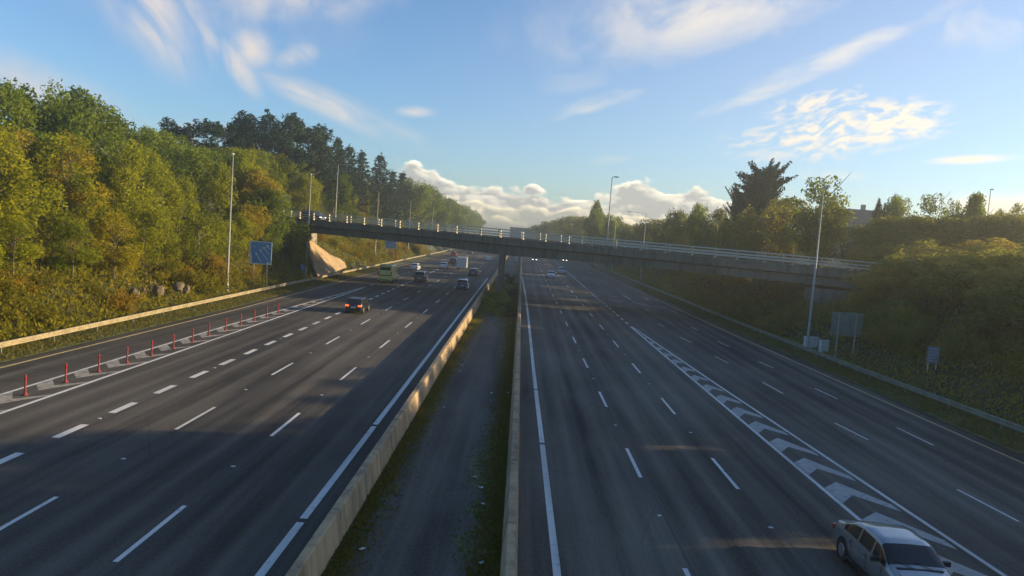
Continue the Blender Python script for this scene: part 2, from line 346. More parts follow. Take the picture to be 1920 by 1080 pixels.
# ------------------------------------------------------------------ the setting: ground, carriageways, median
def sstep(a, b, x): t = min(1, max(0, (x-a)/(b-a))); return t*t*(3-2*t)
def lin(a, b, x): return min(1, max(0, (x-a)/(b-a)))
def HL(Y): return lerp_tab([(-100, 8), (40, 8), (75, 9), (120, 12), (170, 16), (300, 17), (600, 16), (1200, 6)], Y)
def HR(Y): return lerp_tab([(-100, 8), (40, 8.2), (70, 8.0), (110, 8), (200, 9), (400, 8), (1200, 4)], Y)
def terr(x, Y):
    n = math.sin(x*0.31+Y*0.13)*0.5+math.sin(Y*0.37-x*0.11)*0.35
    if x < -31:
        h = HL(Y); k = 0.62*lin(-31, -43, x)+0.38*sstep(-41, -62, x)
        z = -0.05+h*k+n*0.6*lin(-33, -40, x)
        return z+lin(108, 116, Y)*lin(160, 148, Y)*max(0, min(6.4, .93*(-30.3-x))-z)
    if x > 28.5:
        h = HR(Y); k = 0.8*lin(29, 40, x)+0.2*sstep(38, 55, x)
        return -0.05+h*k+n*0.5*lin(31, 38, x)+3.5*sstep(55, 80, x)*lin(90, 150, Y)
    return -0.05
xs = [-4000, -2000, -1000, -500, -250, -150, -110, -90]+[-80+i*2 for i in range(25)]+[-31, -30, -28, 28, 28.5, 29, 30]+[32+i*2 for i in range(28)]+[95, 110, 150, 250, 500, 1000, 2000, 4000]
ys = [-3000, -800, -200, -80]+[-60+i*4 for i in range(100)]+[345+i*20 for i in range(30)]+[1000, 1300, 2000, 3500, 6000]
vs = [(x, y, terr(x, y)) for y in ys for x in xs]; nx = len(xs)
fs = [(j*nx+i, j*nx+i+1, (j+1)*nx+i+1, (j+1)*nx+i) for j in range(len(ys)-1) for i in range(nx-1)]
struct(obj('ground', mesh_py('ground', vs, fs), M['ground'], smooth=True))

def strip(name, lft, rgt, z, material, y0=-60, y1=900, step=5):      # a sheet between two lines given as X of Y
    ys_ = [y0+i*step for i in range(int((y1-y0)/step)+1)]; v = []; f = []
    for y in ys_:
        v += [(lft(y), y, z), ((lft(y)+rgt(y))/2, y, z), (rgt(y), y, z)]
    for i in range(len(ys_)-1):
        f += [(3*i, 3*i+1, 3*i+4, 3*i+3), (3*i+1, 3*i+2, 3*i+5, 3*i+4)]
    return struct(obj(name, mesh_py(name, v, f), material))
def tab(*pts): p = sorted(pts); return lambda y: lerp_tab(p, y)
YEL_L = tab((20, -27.6), (39.7, -27.1), (71, -26.3), (124, -26.4), (200, -26.0), (900, -26.0))
YEL_R = tab((20, 25.3), (37, 24.8), (76, 23.7), (129, 22.5), (260, 22), (900, 22))
BAR_L = tab((20, -29.8), (43, -29.3), (80, -29.2), (120, -28.9), (270, -27.6), (900, -27.6))
BAR_R = tab((20, 29.6), (41, 28.0), (60, 27.0), (93, 26.2), (190, 25.3), (900, 25.0))
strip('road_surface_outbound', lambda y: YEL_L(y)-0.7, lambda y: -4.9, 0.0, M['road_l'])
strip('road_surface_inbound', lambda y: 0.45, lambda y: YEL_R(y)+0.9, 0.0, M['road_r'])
strip('median_surface', lambda y: -4.6, lambda y: 0.2, 0.004, M['median'])
strip('verge_left', lambda y: -31.2, lambda y: YEL_L(y)-0.6, 0.06, M['verge'])
strip('verge_right', lambda y: YEL_R(y)+0.8, lambda y: 29.2, 0.06, M['verge'])
rnd = random.Random(5)
def ragged(name, side, x0, wmean, z):
    v = []; f = []; y = -40; i = 0; r = random.Random(hash(name) % 1000 if False else len(name))
    ph = [r.uniform(0, 6) for _ in range(4)]
    while y < 260:
        w = wmean*(0.75+0.45*math.sin(y*0.21+ph[0])+0.3*math.sin(y*0.83+ph[1])+0.22*math.sin(y*2.3+ph[2])+r.uniform(-.15, .15))
        w = max(0.08, w)*(1+0.9*lin(60, 90, y))
        v += [(x0, y, z), (x0+side*min(w, 2.25), y, z)]
        if i: f.append((2*i-2, 2*i, 2*i+1, 2*i-1) if side < 0 else (2*i-2, 2*i-1, 2*i+1, 2*i))
        i += 1; y += 0.45
    return struct(obj(name, mesh_py(name, v, f), M['moss']))
ragged('moss_strip_left', 1, -4.5, 0.75, 0.010); ragged('moss_strip_right', -1, 0.12, 1.05, 0.010)

# road markings: painted sheets 4 mm proud of the asphalt
ZM = 0.006
def quadline(mb, pts, w):
    mb.sweep([(-w/2, 0), (w/2, 0)], [(p[0], p[1], ZM) for p in pts], closed=False)
def line_obj(name, mat_, segs):
    mb = MB()
    for pts, w in segs: quadline(mb, pts, w)
    return struct(mb.build(name, mat_))
def dens(fx, y0, y1, st=6): n = max(2, int((y1-y0)/st)+1); return [(fx(y0+(y1-y0)*i/(n-1)), y0+(y1-y0)*i/(n-1)) for i in range(n)]
# edge lines with the small drainage gaps the photograph shows
EDGE_IN_R = [G(x, y) for x, y in ((1045, 1080), (1031, 960), (1020, 860), (1009, 770), (1000, 690), (994, 630), (990, 590), (984, 545), (980, 525), (974, 503), (968, 485))]
er = tab((0, EDGE_IN_R[0].x-0.02), *[(p.y, p.x) for p in EDGE_IN_R], (400, EDGE_IN_R[-1].x))
segs = []
def gapped(fx, gaps, w, y0, y1):
    out = []; a = y0
    for g in sorted(gaps)+[y1]:
        if g > a: out.append((dens(fx, a, g-0.15 if g != y1 else g), w))
        a = g+0.15
    return out
line_obj('marking_edge_inbound', M['white'], gapped(er, [G(1016, 832).y, G(1003, 730).y], 0.22, -40, 300))
el_ = lambda y: -6.02
line_obj('marking_edge_outbound', M['white'], gapped(el_, [G(553, 975).y, G(692, 797).y], 0.24, -40, 145))
def dashes(fx, w, period, start, length, y0, y1):
    out = []; k = math.floor((y0-start)/period)
    while start+k*period < y1:
        a = start+k*period; out.append((dens(fx, a, a+length, 3), w)); k += 1
    return out
c_ = lambda v: (lambda y: v)
line_obj('marking_lane_outbound', M['white'], dashes(c_(-9.8), .15, 12, 30.6, 4, -30, 300)+dashes(c_(-13.75), .15, 12, 30.5, 4, -30, 300))
line_obj('marking_exit_lane_outbound', M['white'], dashes(tab((20, -17.35), (80, -17.45), (200, -17.6), (300, -17.8)), .32, 4, 28.2, 2, -20, 260))
line_obj('marking_lane_inbound', M['white'], dashes(tab((0, 5.35), (60, 5.38), (200, 5.6)), .15, 12, 28.9, 4, -30, 300)+dashes(tab((0, 9.05), (100, 9.05), (200, 9.3)), .15, 12, 28.4, 4, -30, 300))
line_obj('marking_verge_outbound', M['yellow'], [(dens(YEL_L, -30, 300), .17)])
line_obj('marking_verge_inbound', M['yellow'], [(dens(YEL_R, -30, 300), .16)])
GLi = tab((-30, -21.35), (100, -21.35), (300, -21.35)); GLo = tab((0, -23.45), (34, -23.4), (63, -23.1), (80, -22.5), (104, -21.5))
line_obj('marking_gore_outbound', M['white'], [(dens(GLi, -30, 104), .20), (dens(GLo, -30, 104), .18)])
line_obj('marking_exit_far_outbound', M['white'], dashes(c_(-21.4), .18, 6, 108, 3, 106, 300))
GRi = tab((-30, 12.9), (20, 12.7), (29, 12.65), (60, 12.5), (81, 12.45)); GRo = tab((-30, 17.9), (22, 14.95+.35), (29, 14.95), (50, 13.9), (81, 12.6))
line_obj('marking_gore_inbound', M['white'], [(dens(GRi, -30, 81), .18), (dens(GRo, -30, 81), .18)])
line_obj('marking_entry_inbound', M['white'], dashes(tab((80, 12.5), (150, 12.4), (300, 12.4)), .22, 4, 83, 2, 83, 140)+[(dens(tab((140, 12.4), (300, 12.6)), 141, 300), .18)])
pairs = [((1795, 918), (1910, 978)), ((1565, 793), (1628, 825)), ((1430, 717), (1468, 738)), ((1340, 668), (1366, 681)), ((1275, 632), (1296, 642)), ((1234, 607), (1246, 613)),
         ((1682, 802), (1750, 835)), ((1527, 728), (1570, 748)), ((1423, 678), (1450, 690)), ((1345, 640), (1367, 650)), ((1296, 613), (1308, 619)), ((1258, 582), (1270, 587)), ((1208, 557), (1216, 562))]
line_obj('marking_slip_inbound', M['white'], [([G(*a)[:2], G(*b)[:2]], .12) for a, b in pairs])
pairs = [((1114, 553), (1160, 557)), ((1140, 560), (1166, 566)), ((1157, 573), (1167, 575)), ((1186, 566), (1220, 574)), ((1209, 580), (1216, 582)), ((1216, 575), (1250, 577)), ((1168, 553), (1184, 562)), ((1110, 551), (1128, 566))]
line_obj('marking_exit_far_inbound', M['hatch'], [([G(*a)[:2], G(*b)[:2]], .35) for a, b in pairs])
def chev(mb, fi, fo, y, t, arm, tip, side):
    # broad V between the two gore lines; nose points against the traffic
    xi, xo = fi(y)+0.13*side, fo(y)-0.13*side
    xa = xi+(xo-xi)*0.42
    zz = ZM-0.002
    mb.add([(xi, y-arm, zz), (xa, y, zz), (xo, y-tip, zz), (xo, y-tip-0.75, zz), (xa, y-t, zz), (xi, y-arm-t*1.1, zz)],
           [(0, 1, 4, 5), (1, 2, 3, 4)] if side < 0 else [(5, 4, 1, 0), (4, 3, 2, 1)])
mb = MB(); y = 30.3-3.3*8
while y < 76: chev(mb, GRi, GRo, y, 1.55, 0.9*min(1, (81-y)/30), 2.1*min(1.1, (81-y)/45), 1); y += 3.3
struct(mb.build('marking_chevrons_inbound', M['hatch']))
mb = MB(); y = 41.1-3.02*12
while y < 99:
    xo, xi = GLo(y)+.12, GLi(y)-.13; xa = xo+(xi-xo)*.45; k = min(1, (105-y)/35); zz = ZM-0.002
    mb.add([(xo, y+1.1*k, zz), (xa, y, zz), (xi, y+2.2*k, zz), (xi, y+2.5*k, zz), (xa, y+1.2, zz), (xo, y+2.3*k+.1, zz)], [(0, 1, 4, 5), (1, 2, 3, 4)])
    y += 3.02
struct(mb.build('marking_chevrons_outbound', M['hatch_l']))
# paving joints of the asphalt mats
mb = MB()
M['joint'] = mat('joint_tar', (0.018, 0.018, 0.019), 0.6)
for x in (-9.62, -13.6, -17.05): mb.sweep([(-.03, 0), (.03, 0)], [(x, -30, .003), (x, 200, .003)], False)
for x in (5.55, 9.25): mb.sweep([(-.045, 0), (.045, 0)], [(x, -30, .003), (x, 100, .003)], False)
struct(mb.build('road_joints', M['joint']))

# ------------------------------------------------------------------ barriers
def box_label(o): return o
wl = thing('median_wall', 'long low stained concrete wall left of the median, its inner face catching the sun', 'barrier wall')
ypts = [-30+i*5 for i in range(78)]
MB().sweep([(-.26, 0), (-.14, .86), (-.10, .90), (.10, .90), (.14, .86), (.26, 0)], [(-4.76, y, 0) for y in ypts]).build('wall', M['barrier'], wl)
wr = thing('median_wall', 'long low concrete wall right of the median, beside the oncoming carriageway', 'barrier wall')
MB().sweep([(-.24, 0), (-.13, .86), (-.10, .90), (.10, .90), (.13, .86), (.24, 0)], [(0.33+0.0*y, y, 0) for y in ypts]).build('wall', M['barrier'], wr)
def wbeam(name, label, fx, y0, y1, side, material, hgt=0.75):
    t = thing(name, label, 'crash barrier')
    pr = [(0, 0), (.05, .03), (.05, .10), (0, .14), (0, .17), (.05, .21), (.05, .28), (0, .31), (-.012, .31), (-.012, 0)]
    pr = [(o*1.15*side, z*1.12+hgt-.347) for o, z in pr]
    if side > 0: pr = pr[::-1]
    path = dens(lambda y: fx(y), y0, y1, 4)
    MB().sweep(pr, [(a, b, 0) for a, b in path]).build('beam', material, t)
    y = y0+0.4; n = 0; pm = MB().box((0, 0, hgt/2-.03), (.10, .06, hgt+.02)).mesh('post'); pm.materials.append(M['galv_r'])
    while y < y1 and n < 98:
        p = obj('post', pm, None, t); p.location = (fx(y)-side*.075, y, 0); y += 4.85 if y < 250 else 12; n += 1
    return t
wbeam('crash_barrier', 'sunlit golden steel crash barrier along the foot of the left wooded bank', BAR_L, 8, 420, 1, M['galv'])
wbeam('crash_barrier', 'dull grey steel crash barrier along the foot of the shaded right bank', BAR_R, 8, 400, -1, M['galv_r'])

# ------------------------------------------------------------------ the bridge
def build_bridge():
    b = thing('road_bridge', 'long concrete road bridge on a skew over both carriageways with open railed parapets', 'bridge', (0, 103, 0))
    # axis runs skewed: near face passes through A (left) and B (right)
    A = W(530, 408.5, 116.5); B = W(1545, 505, 86.0)
    ax = Vector((B.x-A.x, B.y-A.y, 0)); L = ax.length; ax.normalize(); nr = Vector((-ax.y, ax.x, 0))   # nr points away from camera
    tilt = (B.z-A.z)/L
    def P(s, d, z): return Vector((A.x, A.y, 0))+ax*s+nr*d+Vector((0, 0, A.z+tilt*s+z))-Vector((0, 103, 0))
    s0, s1 = -16.0, L+14.0; wid = 11.5
    sp = (Vector((-2.1, 0, 0))-Vector((A.x, 0, 0))).x/ax.x
    def prof(s):    # girder depth along the span, deeper over the median pier
        return 1.42+0.33*math.exp(-((s-sp)/9.0)**2)
    # deck slab with fascia, then the girder set back beneath it
    N = 50; mb = MB(); vs = []; fs = []
    for i in range(N+1):
        s = s0+(s1-s0)*i/N
        for d, z in ((0, 0), (0, -.75), (0.55, -.95), (0.55, -prof(s)-.45), (wid-.55, -prof(s)-.45), (wid-.55, -.95), (wid, -.75), (wid, 0)): vs.append(P(s, d, z))
    for i in range(N):
        for j in range(8): fs.append((i*8+j, i*8+(j+1) % 8, (i+1)*8+(j+1) % 8, (i+1)*8+j))
    fs += [tuple(range(8))[::-1], tuple(N*8+j for j in range(8))]
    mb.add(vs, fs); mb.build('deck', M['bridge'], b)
    mb = MB()
    for d in (0.12, wid-.12):
        c = [P(s0, d-.2, 0.002), P(s0, d+.2, 0.002), P(s0, d+.2, .14), P(s0, d-.2, .14)]; e = [p+(P(s1, 0, 0)-P(s0, 0, 0)) for p in c]
        mb.add(c+e, [(0, 4, 5, 1), (1, 5, 6, 2), (2, 6, 7, 3), (3, 7, 4, 0), (0, 1, 2, 3), (7, 6, 5, 4)])
    mb.build('parapet_plinth', M['bridge'], b)
    rot = Matrix(((ax.x, nr.x, 0), (ax.y, nr.y, 0), (0, 0, 1)))
    # posts measured off the photograph for the near side
    pxs = [528, 559, 585, 614, 647, 679.5, 712, 747, 782, 818, 854, 899.5, 937, 979.4, 1021.9, 1065.9, 1110, 1155.7, 1202, 1249.7, 1299, 1342, 1384, 1436.7, 1490, 1545]
    pm = MB().box((0, 0, .56), (.13, .26, 1.12)).box((0, 0, 0.06), (.24, .34, .12)).mesh('post'); pm.materials.append(M['railpost'])
    def s_of(px):     # where the vertical plane of that pixel column crosses the near face
        d = ray(px, 450); k = d.x/d.y
        return (k*A.y-A.x)/(ax.x-k*ax.y)
    ss = [s_of(x) for x in pxs]
    for s in ss+[ss[-1]+3.1*i for i in range(1, 4)]+[ss[0]-3.1*i for i in range(1, 4)]:
        for d in (0.12, wid-.12):
            o = obj('post', pm, None, b); q = P(s+(1.3 if d > 1 else 0), d, .14); o.location = q; o.rotation_euler = rot.to_euler()
    for d in (0.12, wid-.12):
        for z in (.50, .84, 1.24):
            mb = MB(); c = []
            for s in (s0+6, s1-6):
                q = P(s, d, z); c += [q+nr*a+Vector((0, 0, e)) for a, e in ((-.05, -.05), (.05, -.05), (.05, .05), (-.05, .05))]
            mb.add(c, [(0, 4, 5, 1), (1, 5, 6, 2), (2, 6, 7, 3), (3, 7, 4, 0), (0, 1, 2, 3), (7, 6, 5, 4)]); mb.build('rail', M['rail'], b)
    # median pier: leaf wall with a crosshead
    q = P(sp, wid/2, 0); zt = A.z+tilt*sp-prof(sp)-.45
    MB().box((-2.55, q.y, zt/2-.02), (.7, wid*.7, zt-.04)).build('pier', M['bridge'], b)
    # abutments
    ang = Matrix.Rotation(math.atan2(ax.y, ax.x), 3, 'Z')
    sr = (Vector((32.5, 0, 0))-Vector((A.x, 0, 0))).x/ax.x
    q = P(sr+3, wid/2, 0); zr = A.z+tilt*sr-2.25
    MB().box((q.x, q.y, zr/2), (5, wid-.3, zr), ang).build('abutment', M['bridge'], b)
    q = P(-5.2, wid/2, 0); zl = A.z-2.25
    MB().box((q.x, q.y, zl/2), (6, wid-.3, zl), ang).build('abutment', M['conc'], b)
    return b, P, A, ax, nr, wid
BR, BP, BA, BAX, BNR, BWID = build_bridge()
# paved embankment slope beneath the left end, sunlit
def on_slope(px, py):      # solve the pixel against the plane z = 0.3+(-29.6-X)/1.06
    d = ray(px, py); t = (CH-0.3+29.6/1.06)/(-d.x/1.06-d.z); return Vector((d.x*t, d.y*t, CH+d.z*t))
cs = [on_slope(*p) for p in ((597, 519), (650, 501), (646, 492), (637, 485), (620, 478), (583, 451), (571, 451))]
n = Vector((1.06, 0, 1)).normalized()*-0.3
v = cs+[c+n for c in cs]; k = len(cs)
f = [tuple(range(k)), tuple(range(k, 2*k))[::-1]]+[(i, (i+1) % k+0, (i+1) % k+k, i+k)[::-1] for i in range(k)]
tag(obj('slope_paving', mesh_py('slope_paving', v, f), M['paving']), 'sunlit tan paved slope running down to the left barrier beneath the bridge end', 'paved slope')
def in_pave(x, y):
    ins = False; n_ = len(cs)
    for i in range(n_):
        a, b = cs[i], cs[(i+1) % n_]
        if (a.y > y) != (b.y > y) and x < (b.x-a.x)*(y-a.y)/(b.y-a.y)+a.x: ins = not ins
    return ins
c0 = [W(554, 451, 121), W(572, 438, 121), W(583, 438, 122), W(582, 452, 122)]
v = c0+[p+Vector((-.2, .9, 0)) for p in c0]
tag(obj('bearing_wall', mesh_py('bearing_wall', v, [(3, 2, 1, 0), (4, 5, 6, 7), (0, 1, 5, 4), (1, 2, 6, 5), (2, 3, 7, 6), (3, 0, 4, 7)]), M['bright_conc']), 'small bright sunlit concrete end wall above the tan paved slope', 'end wall')

# ------------------------------------------------------------------ lamp masts
def mast(px, py_base, py_top, label, group, Y=None, zb=0.0, arm=0, armlen=3.2, double=False, name='lamp_post', h=None):
    if Y is None: b = G(px, py_base)
    else: b = W(px, py_base, Y); 
    if h is None:
        b2 = W(px, py_top, b.y); h = b2.z-zb
    t = thing(name, label, 'lamp post', (b.x, b.y, zb), 0, group)
    MB().tube([(0, 0, 0), (0, 0, 1.2), (0, 0, 1.25), (0, 0, h)], [.14*h/14+.04, .14*h/14+.04, .10*h/14+.03, .055], 8).build('pole', M['mast'], t, True)
    for s in ([1, -1] if double else [arm]):
        if s: MB().tube([(0, 0, h-.03), (s*armlen*.5, 0, h+.10), (s*armlen, 0, h+.14)], [.045, .04, .035], 6).build('arm', M['mast'], t, True)
        L = armlen if s else 0.1
        hd = MB().box((s*L+(.32*s if s else 0), (0 if s else -.25), h+.13), (.62, .26, .12) if s else (.26, .6, .12)).build('lamp_head', M['mast'], t)
        MB().box((s*L+(.36*s if s else 0), (0 if s else -.28), h+.06), (.4, .2, .03) if s else (.2, .4, .03)).build('lamp_glass', M['lampglass'], hd)
    return t
gl = 'tall lamp posts along the left verge'
mast(425, 553, 290, 'tallest-looking lamp post at left, rising before the trees beside the blue lane sign', gl)
mast(573, 521, 328, 'lamp post standing just before the bridge beside the tan paved slope', gl)
mast(702, 494, 363, 'lamp post just beyond the bridge, left of the second blue sign', gl)
mast(764, 481, 378, 'second lamp post beyond the bridge on the left verge, right of the second blue sign', gl)
mast(807, 473, 388, 'third lamp post beyond the bridge on the left verge, small and far', gl)
mast(833, 468, 398, 'farthest lamp post on the left verge, barely taller than the bridge rails', gl)
mast(1513, 655, 352, 'tall pale lamp post on the right verge before the bridge, behind the white cabinets', 'tall lamp posts along the right verge')
mast(1333, 556, 0, 'slim lamp post on the right verge seen beneath the right half of the bridge', 'tall lamp posts along the right verge', h=14.0)
p = W(1247, 403, 171); mast(1247, 0, 403, 'far lamp post with long arm pointing left, right of the dark round tree', 'tall lamp posts along the right verge', Y=171, arm=-1, armlen=3.6)
mast(1190, 0, 416, 'faraway lamp post with long arm pointing left, just left of the bridge lamp', 'tall lamp posts along the right verge', Y=221, arm=-1, armlen=3.6)
# on the bridge deck
def deck_at(px, d):
    dr = ray(px, 450); k = dr.x/dr.y; A2 = Vector((BA.x, BA.y, 0))+BNR*d
    s = (k*A2.y-A2.x)/(BAX.x-k*BAX.y); q = BP(s, d, 0)+Vector((0, 103, 0)); return q, s
q, s = deck_at(652, BWID-.6); p = W(660, 310, q.y)
mast(652, 0, 310, 'lamp post on the bridge deck over the left carriageway with an arm to the right', 'lamp posts on the bridge', Y=q.y, zb=q.z, arm=1, armlen=1.5, name='bridge_lamp_post')
q, s = deck_at(1176, BWID-.6)
mast(1176, 0, 335, 'dark lamp post on the bridge deck over the right carriageway against the clouds', 'lamp posts on the bridge', Y=q.y, zb=q.z, arm=1, armlen=.25, name='bridge_lamp_post')
mast(1901, 0, 360, 'thin street lamp on the far right skyline above the bank', 'street lamps', Y=120, zb=8.5, arm=0, name='street_lamp')

# ------------------------------------------------------------------ signs
def lane_sign(px, py_base, x0, x1, y0, y1, label, group):
    b = G(px, py_base, .3); Y = b.y; a = W(x0, y0, Y); c = W(x1, y1, Y); w = abs(c.x-a.x); h = abs(a.z-c.z); cx = (a.x+c.x)/2; cz = (a.z+c.z)/2
    t = thing('lane_sign', label, 'road sign', (cx, Y, 0), R(-4), group)
    MB().box((0, 0, cz), (w, .05, h)).build('panel', M['signblue'], t)
    mb = MB()
    for q in ((0, h/2-.05, w, .10), (0, -h/2+.05, w, .10), (-w/2+.05, 0, .10, h-.2), (w/2-.05, 0, .10, h-.2)): mb.box((q[0], -.032, cz+q[1]), (q[2], .012, q[3]))
    mb.build('border', M['signwhite'], t)
    def arrow(p0, p1, wd=.085, head=True):
        m2 = MB(); a_ = Vector((p0[0]*w, 0, p0[1]*h)); c_ = Vector((p1[0]*w, 0, p1[1]*h)); d = (c_-a_); L = d.length; d.normalize(); r = Vector((d.z, 0, -d.x)); o = Vector((0, -.036, cz))
        e = c_-d*.22 if head else c_
        vs = [a_+r*wd/2, e+r*wd/2, e-r*wd/2, a_-r*wd/2]; fs = [(0, 1, 2, 3)]
        if head: vs += [e+r*.19, c_+d*.04, e-r*.19]; fs += [(4, 5, 6)]
        top = [v+o for v in vs]; bot = [v+o+Vector((0, .006, 0)) for v in vs]; k = len(vs)
        m2.add(top+bot, fs+[tuple(i+k for i in f[::-1]) for f in fs]+[(0, 3, 3+k, k), (2, 1, 1+k, 2+k), (1, 0, k, 1+k)])
        m2.build('arrow', M['signwhite'], t)
    arrow((.05, -.40), (-.23, -.02)); arrow((.33, -.30), (-.05, .14)); arrow((.38, -.06), (.10, .26)); arrow((.42, .18), (.26, .36))
    arrow((-.25, .22), (-.36, .33), .06, False)
    m2 = MB(); m2.add([(-w/2+.1, -.034, cz-h/2+.1), (-w/2+.32, -.034, cz-h/2+.1), (-w/2+.32, -.034, cz-.14*h), (-w/2+.1, -.034, cz-.0*h)], [(0, 1, 2, 3)])
    m2.add([(w/2-.62, -.034, cz-h/2+.1), (w/2-.1, -.034, cz-h/2+.1), (w/2-.42, -.034, cz-h/2+.38)], [(0, 1, 2)])
    m2.build('lane_edge_mark', M['signwhite'], t)
    for s in (-.3, .3): MB().tube([(s*w, .08, 0), (s*w, .08, cz+h/2-.1)], .06, 6).build('post', M['galv_r'], t)
lane_sign(488, 540, 469, 509, 451, 497, 'blue lane sign with white slanting arrows on the near left bank', 'blue lane signs')
lane_sign(733, 487, 722, 743, 450, 467, 'second blue arrow sign, half hidden below the deck between two lamp posts', 'blue lane signs')
def back_sign():
    b = G(1583, 678); Y = b.y; t = thing('direction_sign', 'large grey back of a two-post road sign right of the white cabinets', 'road sign', (b.x, Y, 0), R(3))
    a = W(1560, 584, Y); c = W(1615, 632, Y); w = c.x-a.x; cz = (a.z+c.z)/2; h = a.z-c.z; cx = (a.x+c.x)/2-b.x
    MB().box((cx, 0, cz), (w, .04, h)).build('panel', M['signback'], t)
    mb = MB()
    for z in (-h*.38, -.02, h*.36): mb.box((cx, -.045, cz+z), (w*.97, .05, .09))
    mb.build('stiffener', M['galv_r'], t)
    for s in (-.28, .28): MB().tube([(cx+s*w, -.12, 0), (cx+s*w, -.12, cz+h/2-.1)], .07, 8).build('post', M['mast'], t)
back_sign()
def small_sign():
    b = G(1748, 727); Y = b.y; t = thing('information_sign', 'small narrow sign with pale blue lines on two thin posts at the right barrier', 'road sign', (b.x, Y, 0), R(-4))
    a = W(1741, 649, Y); c = W(1759, 682, Y); w = c.x-a.x; cz = (a.z+c.z)/2; h = a.z-c.z; cx = (a.x+c.x)/2-b.x
    MB().box((cx, 0, cz), (w, .03, h)).build('panel', M['signwhite2'], t)
    mb = MB()
    for i in range(5): mb.box((cx, -.022, cz+h*(.36-.18*i)), (w*.84, .01, h*.09))
    mb.build('stripe', M['signblue2'], t)
    for s in (-.32, .36): MB().tube([(cx+s*w, .05, 0), (cx+s*w, .05, cz+h/2)], .035, 8).build('post', M['signwhite'], t)
M['signwhite2'] = mat('sign_pale', (0.20, 0.25, 0.30), 0.5); M['signblue2'] = mat('sign_midblue', (0.36, 0.38, 0.44), 0.5)
small_sign()
def marker_sign():
    b = G(566, 524, .1); t = thing('marker_sign', 'tiny blue marker sign low at the barrier before the paved slope', 'road sign', (b.x, b.y, 0))
    MB().box((0, 0, 1.9), (.55, .03, .75)).build('panel', M['signblue'], t); MB().tube([(0, .05, 0), (0, .05, 2.2)], .04, 6).build('post', M['mast'], t)
    b = G(573, 523, .1); t = thing('barrier_terminal', 'short pale post beside the tiny blue marker sign at the left barrier', 'post', (b.x, b.y, 0))
    MB().box((0, 0, .9), (.3, .2, 1.8)).build('post_body', M['railpost'], t); MB().box((0, 0, 1.83), (.36, .26, .06)).build('cap', M['galv'], t)
marker_sign()
def bridge_sign():
    q, s = deck_at(529, 1.2); a = W(526, 362, q.y); c = W(535, 387, q.y)
    t = thing('panel_sign', 'narrow white panel sign standing above the left end of the bridge', 'road sign', (q.x, q.y, q.z))
    MB().box(((a.x+c.x)/2-q.x, 0, (a.z+c.z)/2-q.z), (abs(c.x-a.x), .05, a.z-c.z)).build('panel', M['signwhite'], t)
    MB().tube([(0, .06, 0), (0, .06, a.z-q.z)], .05, 6).build('post', M['mast'], t)
bridge_sign()
# roadside cabinets
def cabinet(px, py, w, h, d, label):
    b = G(px, py); t = thing('roadside_cabinet', label, 'cabinet', (b.x, b.y, 0), R(8), 'white cabinets behind the right barrier')
    MB().box((0, 0, .06), (w+.06, d+.06, .12)).build('plinth', M['conc'], t)
    bm = bmesh.new(); bmesh.ops.create_cube(bm, size=1); bmesh.ops.scale(bm, vec=(w, d, h), verts=bm.verts); bmesh.ops.translate(bm, vec=(0, 0, h/2+.12), verts=bm.verts)
    bmesh.ops.bevel(bm, geom=bm.edges[:], offset=.03, segments=2, affect='EDGES'); me = bpy.data.meshes.new('cab'); bm.to_mesh(me); bm.free()
    obj('housing', me, M['cabinet'], t)
    MB().box((0, 0, h+.15), (w+.08, d+.08, .05)).build('lid', M['cabinet'], t)
    for s in (-.25, .25): MB().box((s*w, -d/2-.008, h/2+.12), (w*.44, .012, h*.84)).build('door', M['cabinet'], t)
cabinet(1519, 655, 1.25, 1.05, .6, 'wider white roadside cabinet nearest the foot of the pale lamp post')
cabinet(1543, 664, .75, 1.15, .5, 'narrower white roadside cabinet next to the big grey sign back')

# ------------------------------------------------------------------ red flexible posts in the left hatching
posts = [(47, 741), (123, 717), (185, 697), (238, 681), (284, 667), (325, 654), (361, 641)]
ONES = 'first second third fourth fifth sixth seventh eighth ninth tenth eleventh twelfth thirteenth fourteenth fifteenth sixteenth seventeenth eighteenth nineteenth'.split()
def nth(i):
    i += 1
    if i < 20: return ONES[i-1]
    tn = {2: 'twent', 3: 'thirt', 4: 'fort', 5: 'fift', 6: 'sixt', 7: 'sevent'}[i//10]
    return tn+'ieth' if i % 10 == 0 else tn+'y-'+ONES[i % 10-1]
CNT = {}
def nxt(k): CNT[k] = CNT.get(k, -1)+1; return nth(CNT[k])
ord_ = ['nearest', 'second', 'third', 'fourth', 'fifth', 'sixth', 'seventh', 'eighth', 'ninth', 'tenth', 'eleventh', 'twelfth', 'thirteenth', 'fourteenth', 'fifteenth', 'sixteenth', 'seventeenth']
pA = MB().tube([(0, 0, 0), (0, 0, .05), (0, 0, .08), (0, 0, .13)], [.13, .13, .07, .06], 10).mesh('base'); pA.materials.append(M['red'])
pB = MB().tube([(0, 0, .12), (0, 0, .93), (0, 0, .98)], [.048, .045, .02], 10).mesh('tube'); pB.materials.append(M['red'])
pC = MB().tube([(0, 0, .72), (0, 0, .84)], [.052, .051], 10, False).mesh('band'); pC.materials.append(M['red2'] if 'red2' in M else M['tail'])
Ys = [G(*p).y for p in posts]; last = G(*posts[-1])
pl = [G(*p) for p in posts]+[Vector((-22.35+.012*i, last.y+3.1*(i+1), 0)) for i in range(6)]
for i, p in enumerate(pl):
    t = thing('bollard_post', '%s red flexible post in the left hatched strip, counted from the camera' % ord_[i], 'marker post', (p.x, p.y, .004), 0, 'red flexible posts in the hatched strip')
    for nm, me in (('base', pA), ('tube', pB), ('band', pC)): obj(nm, me, None, t)

